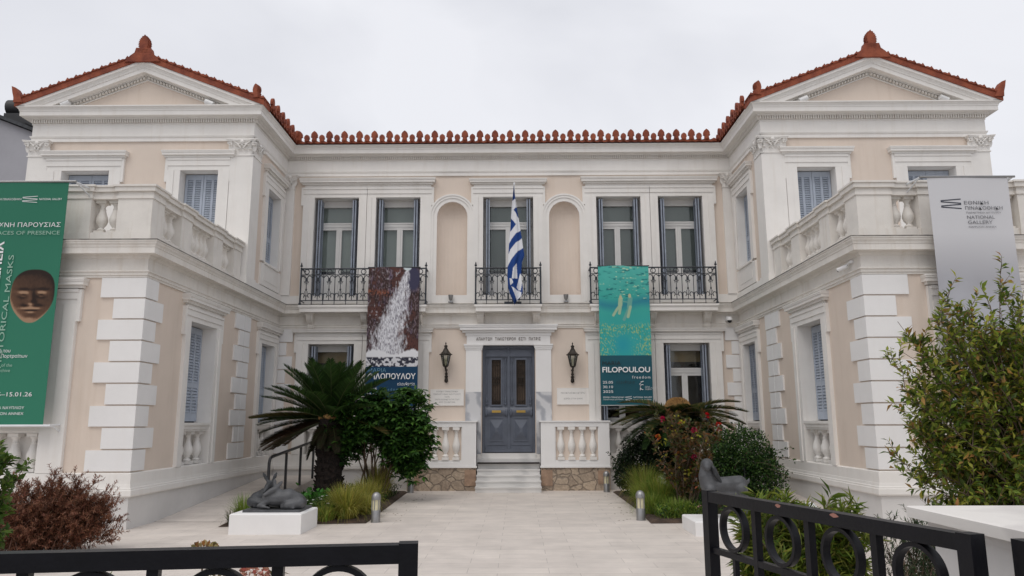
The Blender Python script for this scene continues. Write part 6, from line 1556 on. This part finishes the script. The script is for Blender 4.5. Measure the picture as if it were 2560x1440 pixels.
# juniper sprig at the pillar
tips = [(3.35+.65*rng.rand(), 6.6+.25*rng.randn(), .45+.42*rng.rand()) for i in range(46)]
shrub('juniper_bush', 'dark needle leafed juniper bush behind the white gate pillar', (3.75, 6.7, 0), tips, rng, stem_r=.007, twigs=9, twig_len=.17, leaf=(.042, .006), per=16, cols=[(.030, .062, .022), (.045, .085, .03), (.02, .045, .016)], up=.3, foot_r=.2, tmpl=BLADE)
# dry brown shrub on the left
BR = [(.26, .115, .068), (.20, .085, .050), (.32, .16, .10), (.15, .062, .038)]
tips = list(ell((-6.0, 10.0, .33), (1.0, .6, .55), 150, rng, -.35))+[(-5.05, 9.9, .80), (-4.95, 9.9, .66), (-5.0, 9.9, .45), (-5.55, 9.9, .98), (-5.8, 9.9, 1.0), (-5.25, 9.9, .9), (-6.3, 9.9, .98), (-5.1, 9.9, .3)]
shrub('brown_shrub', 'dry reddish brown shrub in front of the left wing', (-6.1, 10.0, 0), tips, rng, lean=.35, stem_r=.006, twigs=20, twig_len=.26, leaf=(.042, .0075), per=34, cols=BR, up=.45, foot_r=.3, wood='bark_red', tmpl=BLADE, start=.25)
# leafy climber cut by the left edge
tips = [(-3.74+.24*rng.rand()-.25*rng.rand(), 5.6+.15*rng.randn(), .6+1.05*rng.rand()) for i in range(75)]
cl_ = shrub('flowering_climber', 'light green climber with orange flowers cut by the left photo edge', (-3.95, 5.6, 0), tips, rng, stem_r=.008, twigs=8, twig_len=.13, leaf=(.062, .034), per=11, cols=[(.075, .14, .022), (.11, .175, .03), (.05, .10, .018)], foot_r=.15)
for c in ((-3.62, 5.5, 1.35), (-3.66, 5.5, 1.12), (-3.70, 5.5, 1.5), (-3.64, 5.45, .95)): bloom(c, .045, (.55, .12, .035), cl_)
# plants just behind the left gate leaf
tips = [(-2.55+.75*rng.rand(), 4.0+.15*rng.randn(), .62+.22*rng.rand()) for i in range(40)]
shrub('low_hedge', 'yellow green clipped plant below the left gate rail at the photo edge', (-2.2, 4.0, 0), tips, rng, stem_r=.006, twigs=6, twig_len=.12, leaf=(.045, .018), per=12, cols=[(.13, .17, .025), (.18, .2, .035), (.08, .13, .02)], foot_r=.2)
tips = [(-1.5+.55*rng.rand(), 4.0+.12*rng.randn(), .55+.36*rng.rand()) for i in range(22)]
fb = shrub('flowering_shrub', 'low shrub with faded brown and pink flower heads behind the left gate leaf', (-1.25, 4.0, 0), tips, rng, stem_r=.006, twigs=5, twig_len=.10, leaf=(.055, .032), per=9, cols=[(.075, .065, .028), (.05, .075, .025), (.13, .09, .04), (.30, .24, .16)], foot_r=.15)
def head(c, r, cols):
    k = 90; d = unit(rng.randn(k, 3)+[0, 0, .35]); mb = MB(); mb.tube([(c[0], c[1], .5), (c[0], c[1], c[2])], .005, 5); mb.build('flower_stalk', 'twig', fb); leaves('flower_head', fb, np.array(c)+d*np.array([r, r, r*.55]), d+rng.randn(k, 3)*.4, rng.randn(k, 3), .034, .028, palette(rng, k, cols), PETAL)
head((-1.37, 3.95, 1.005), .055, [(.30, .16, .05), (.38, .23, .09), (.22, .10, .035), (.40, .33, .14)])
head((-1.10, 3.95, .905), .05, [(.55, .27, .20), (.62, .36, .26), (.5, .15, .12)]); head((-1.18, 4.0, .955), .02, [(.45, .2, .12)]); head((-1.32, 4.0, .88), .04, [(.45, .36, .22)])
# gentle loose twigs and dry leaves on the path
def litter():
    n = 46; p = np.c_[np.where(rng.rand(n) < .5, -2.2+.45*rng.rand(n), 1.9+.4*rng.rand(n)), 12.9+5*rng.rand(n), np.full(n, .008)]
    leaves('fallen_leaves', None, p, np.c_[rng.randn(n, 2), np.zeros(n)], np.c_[np.zeros((n, 2)), np.ones(n)]+rng.randn(n, 3)*.15, .05, .016, palette(rng, n, [(.16, .12, .07), (.12, .09, .05)]))
    o = bpy.data.objects['fallen_leaves']; tag(o, 'dry fallen leaves strewn along the path edges', 'leaves', kind='stuff')
litter()
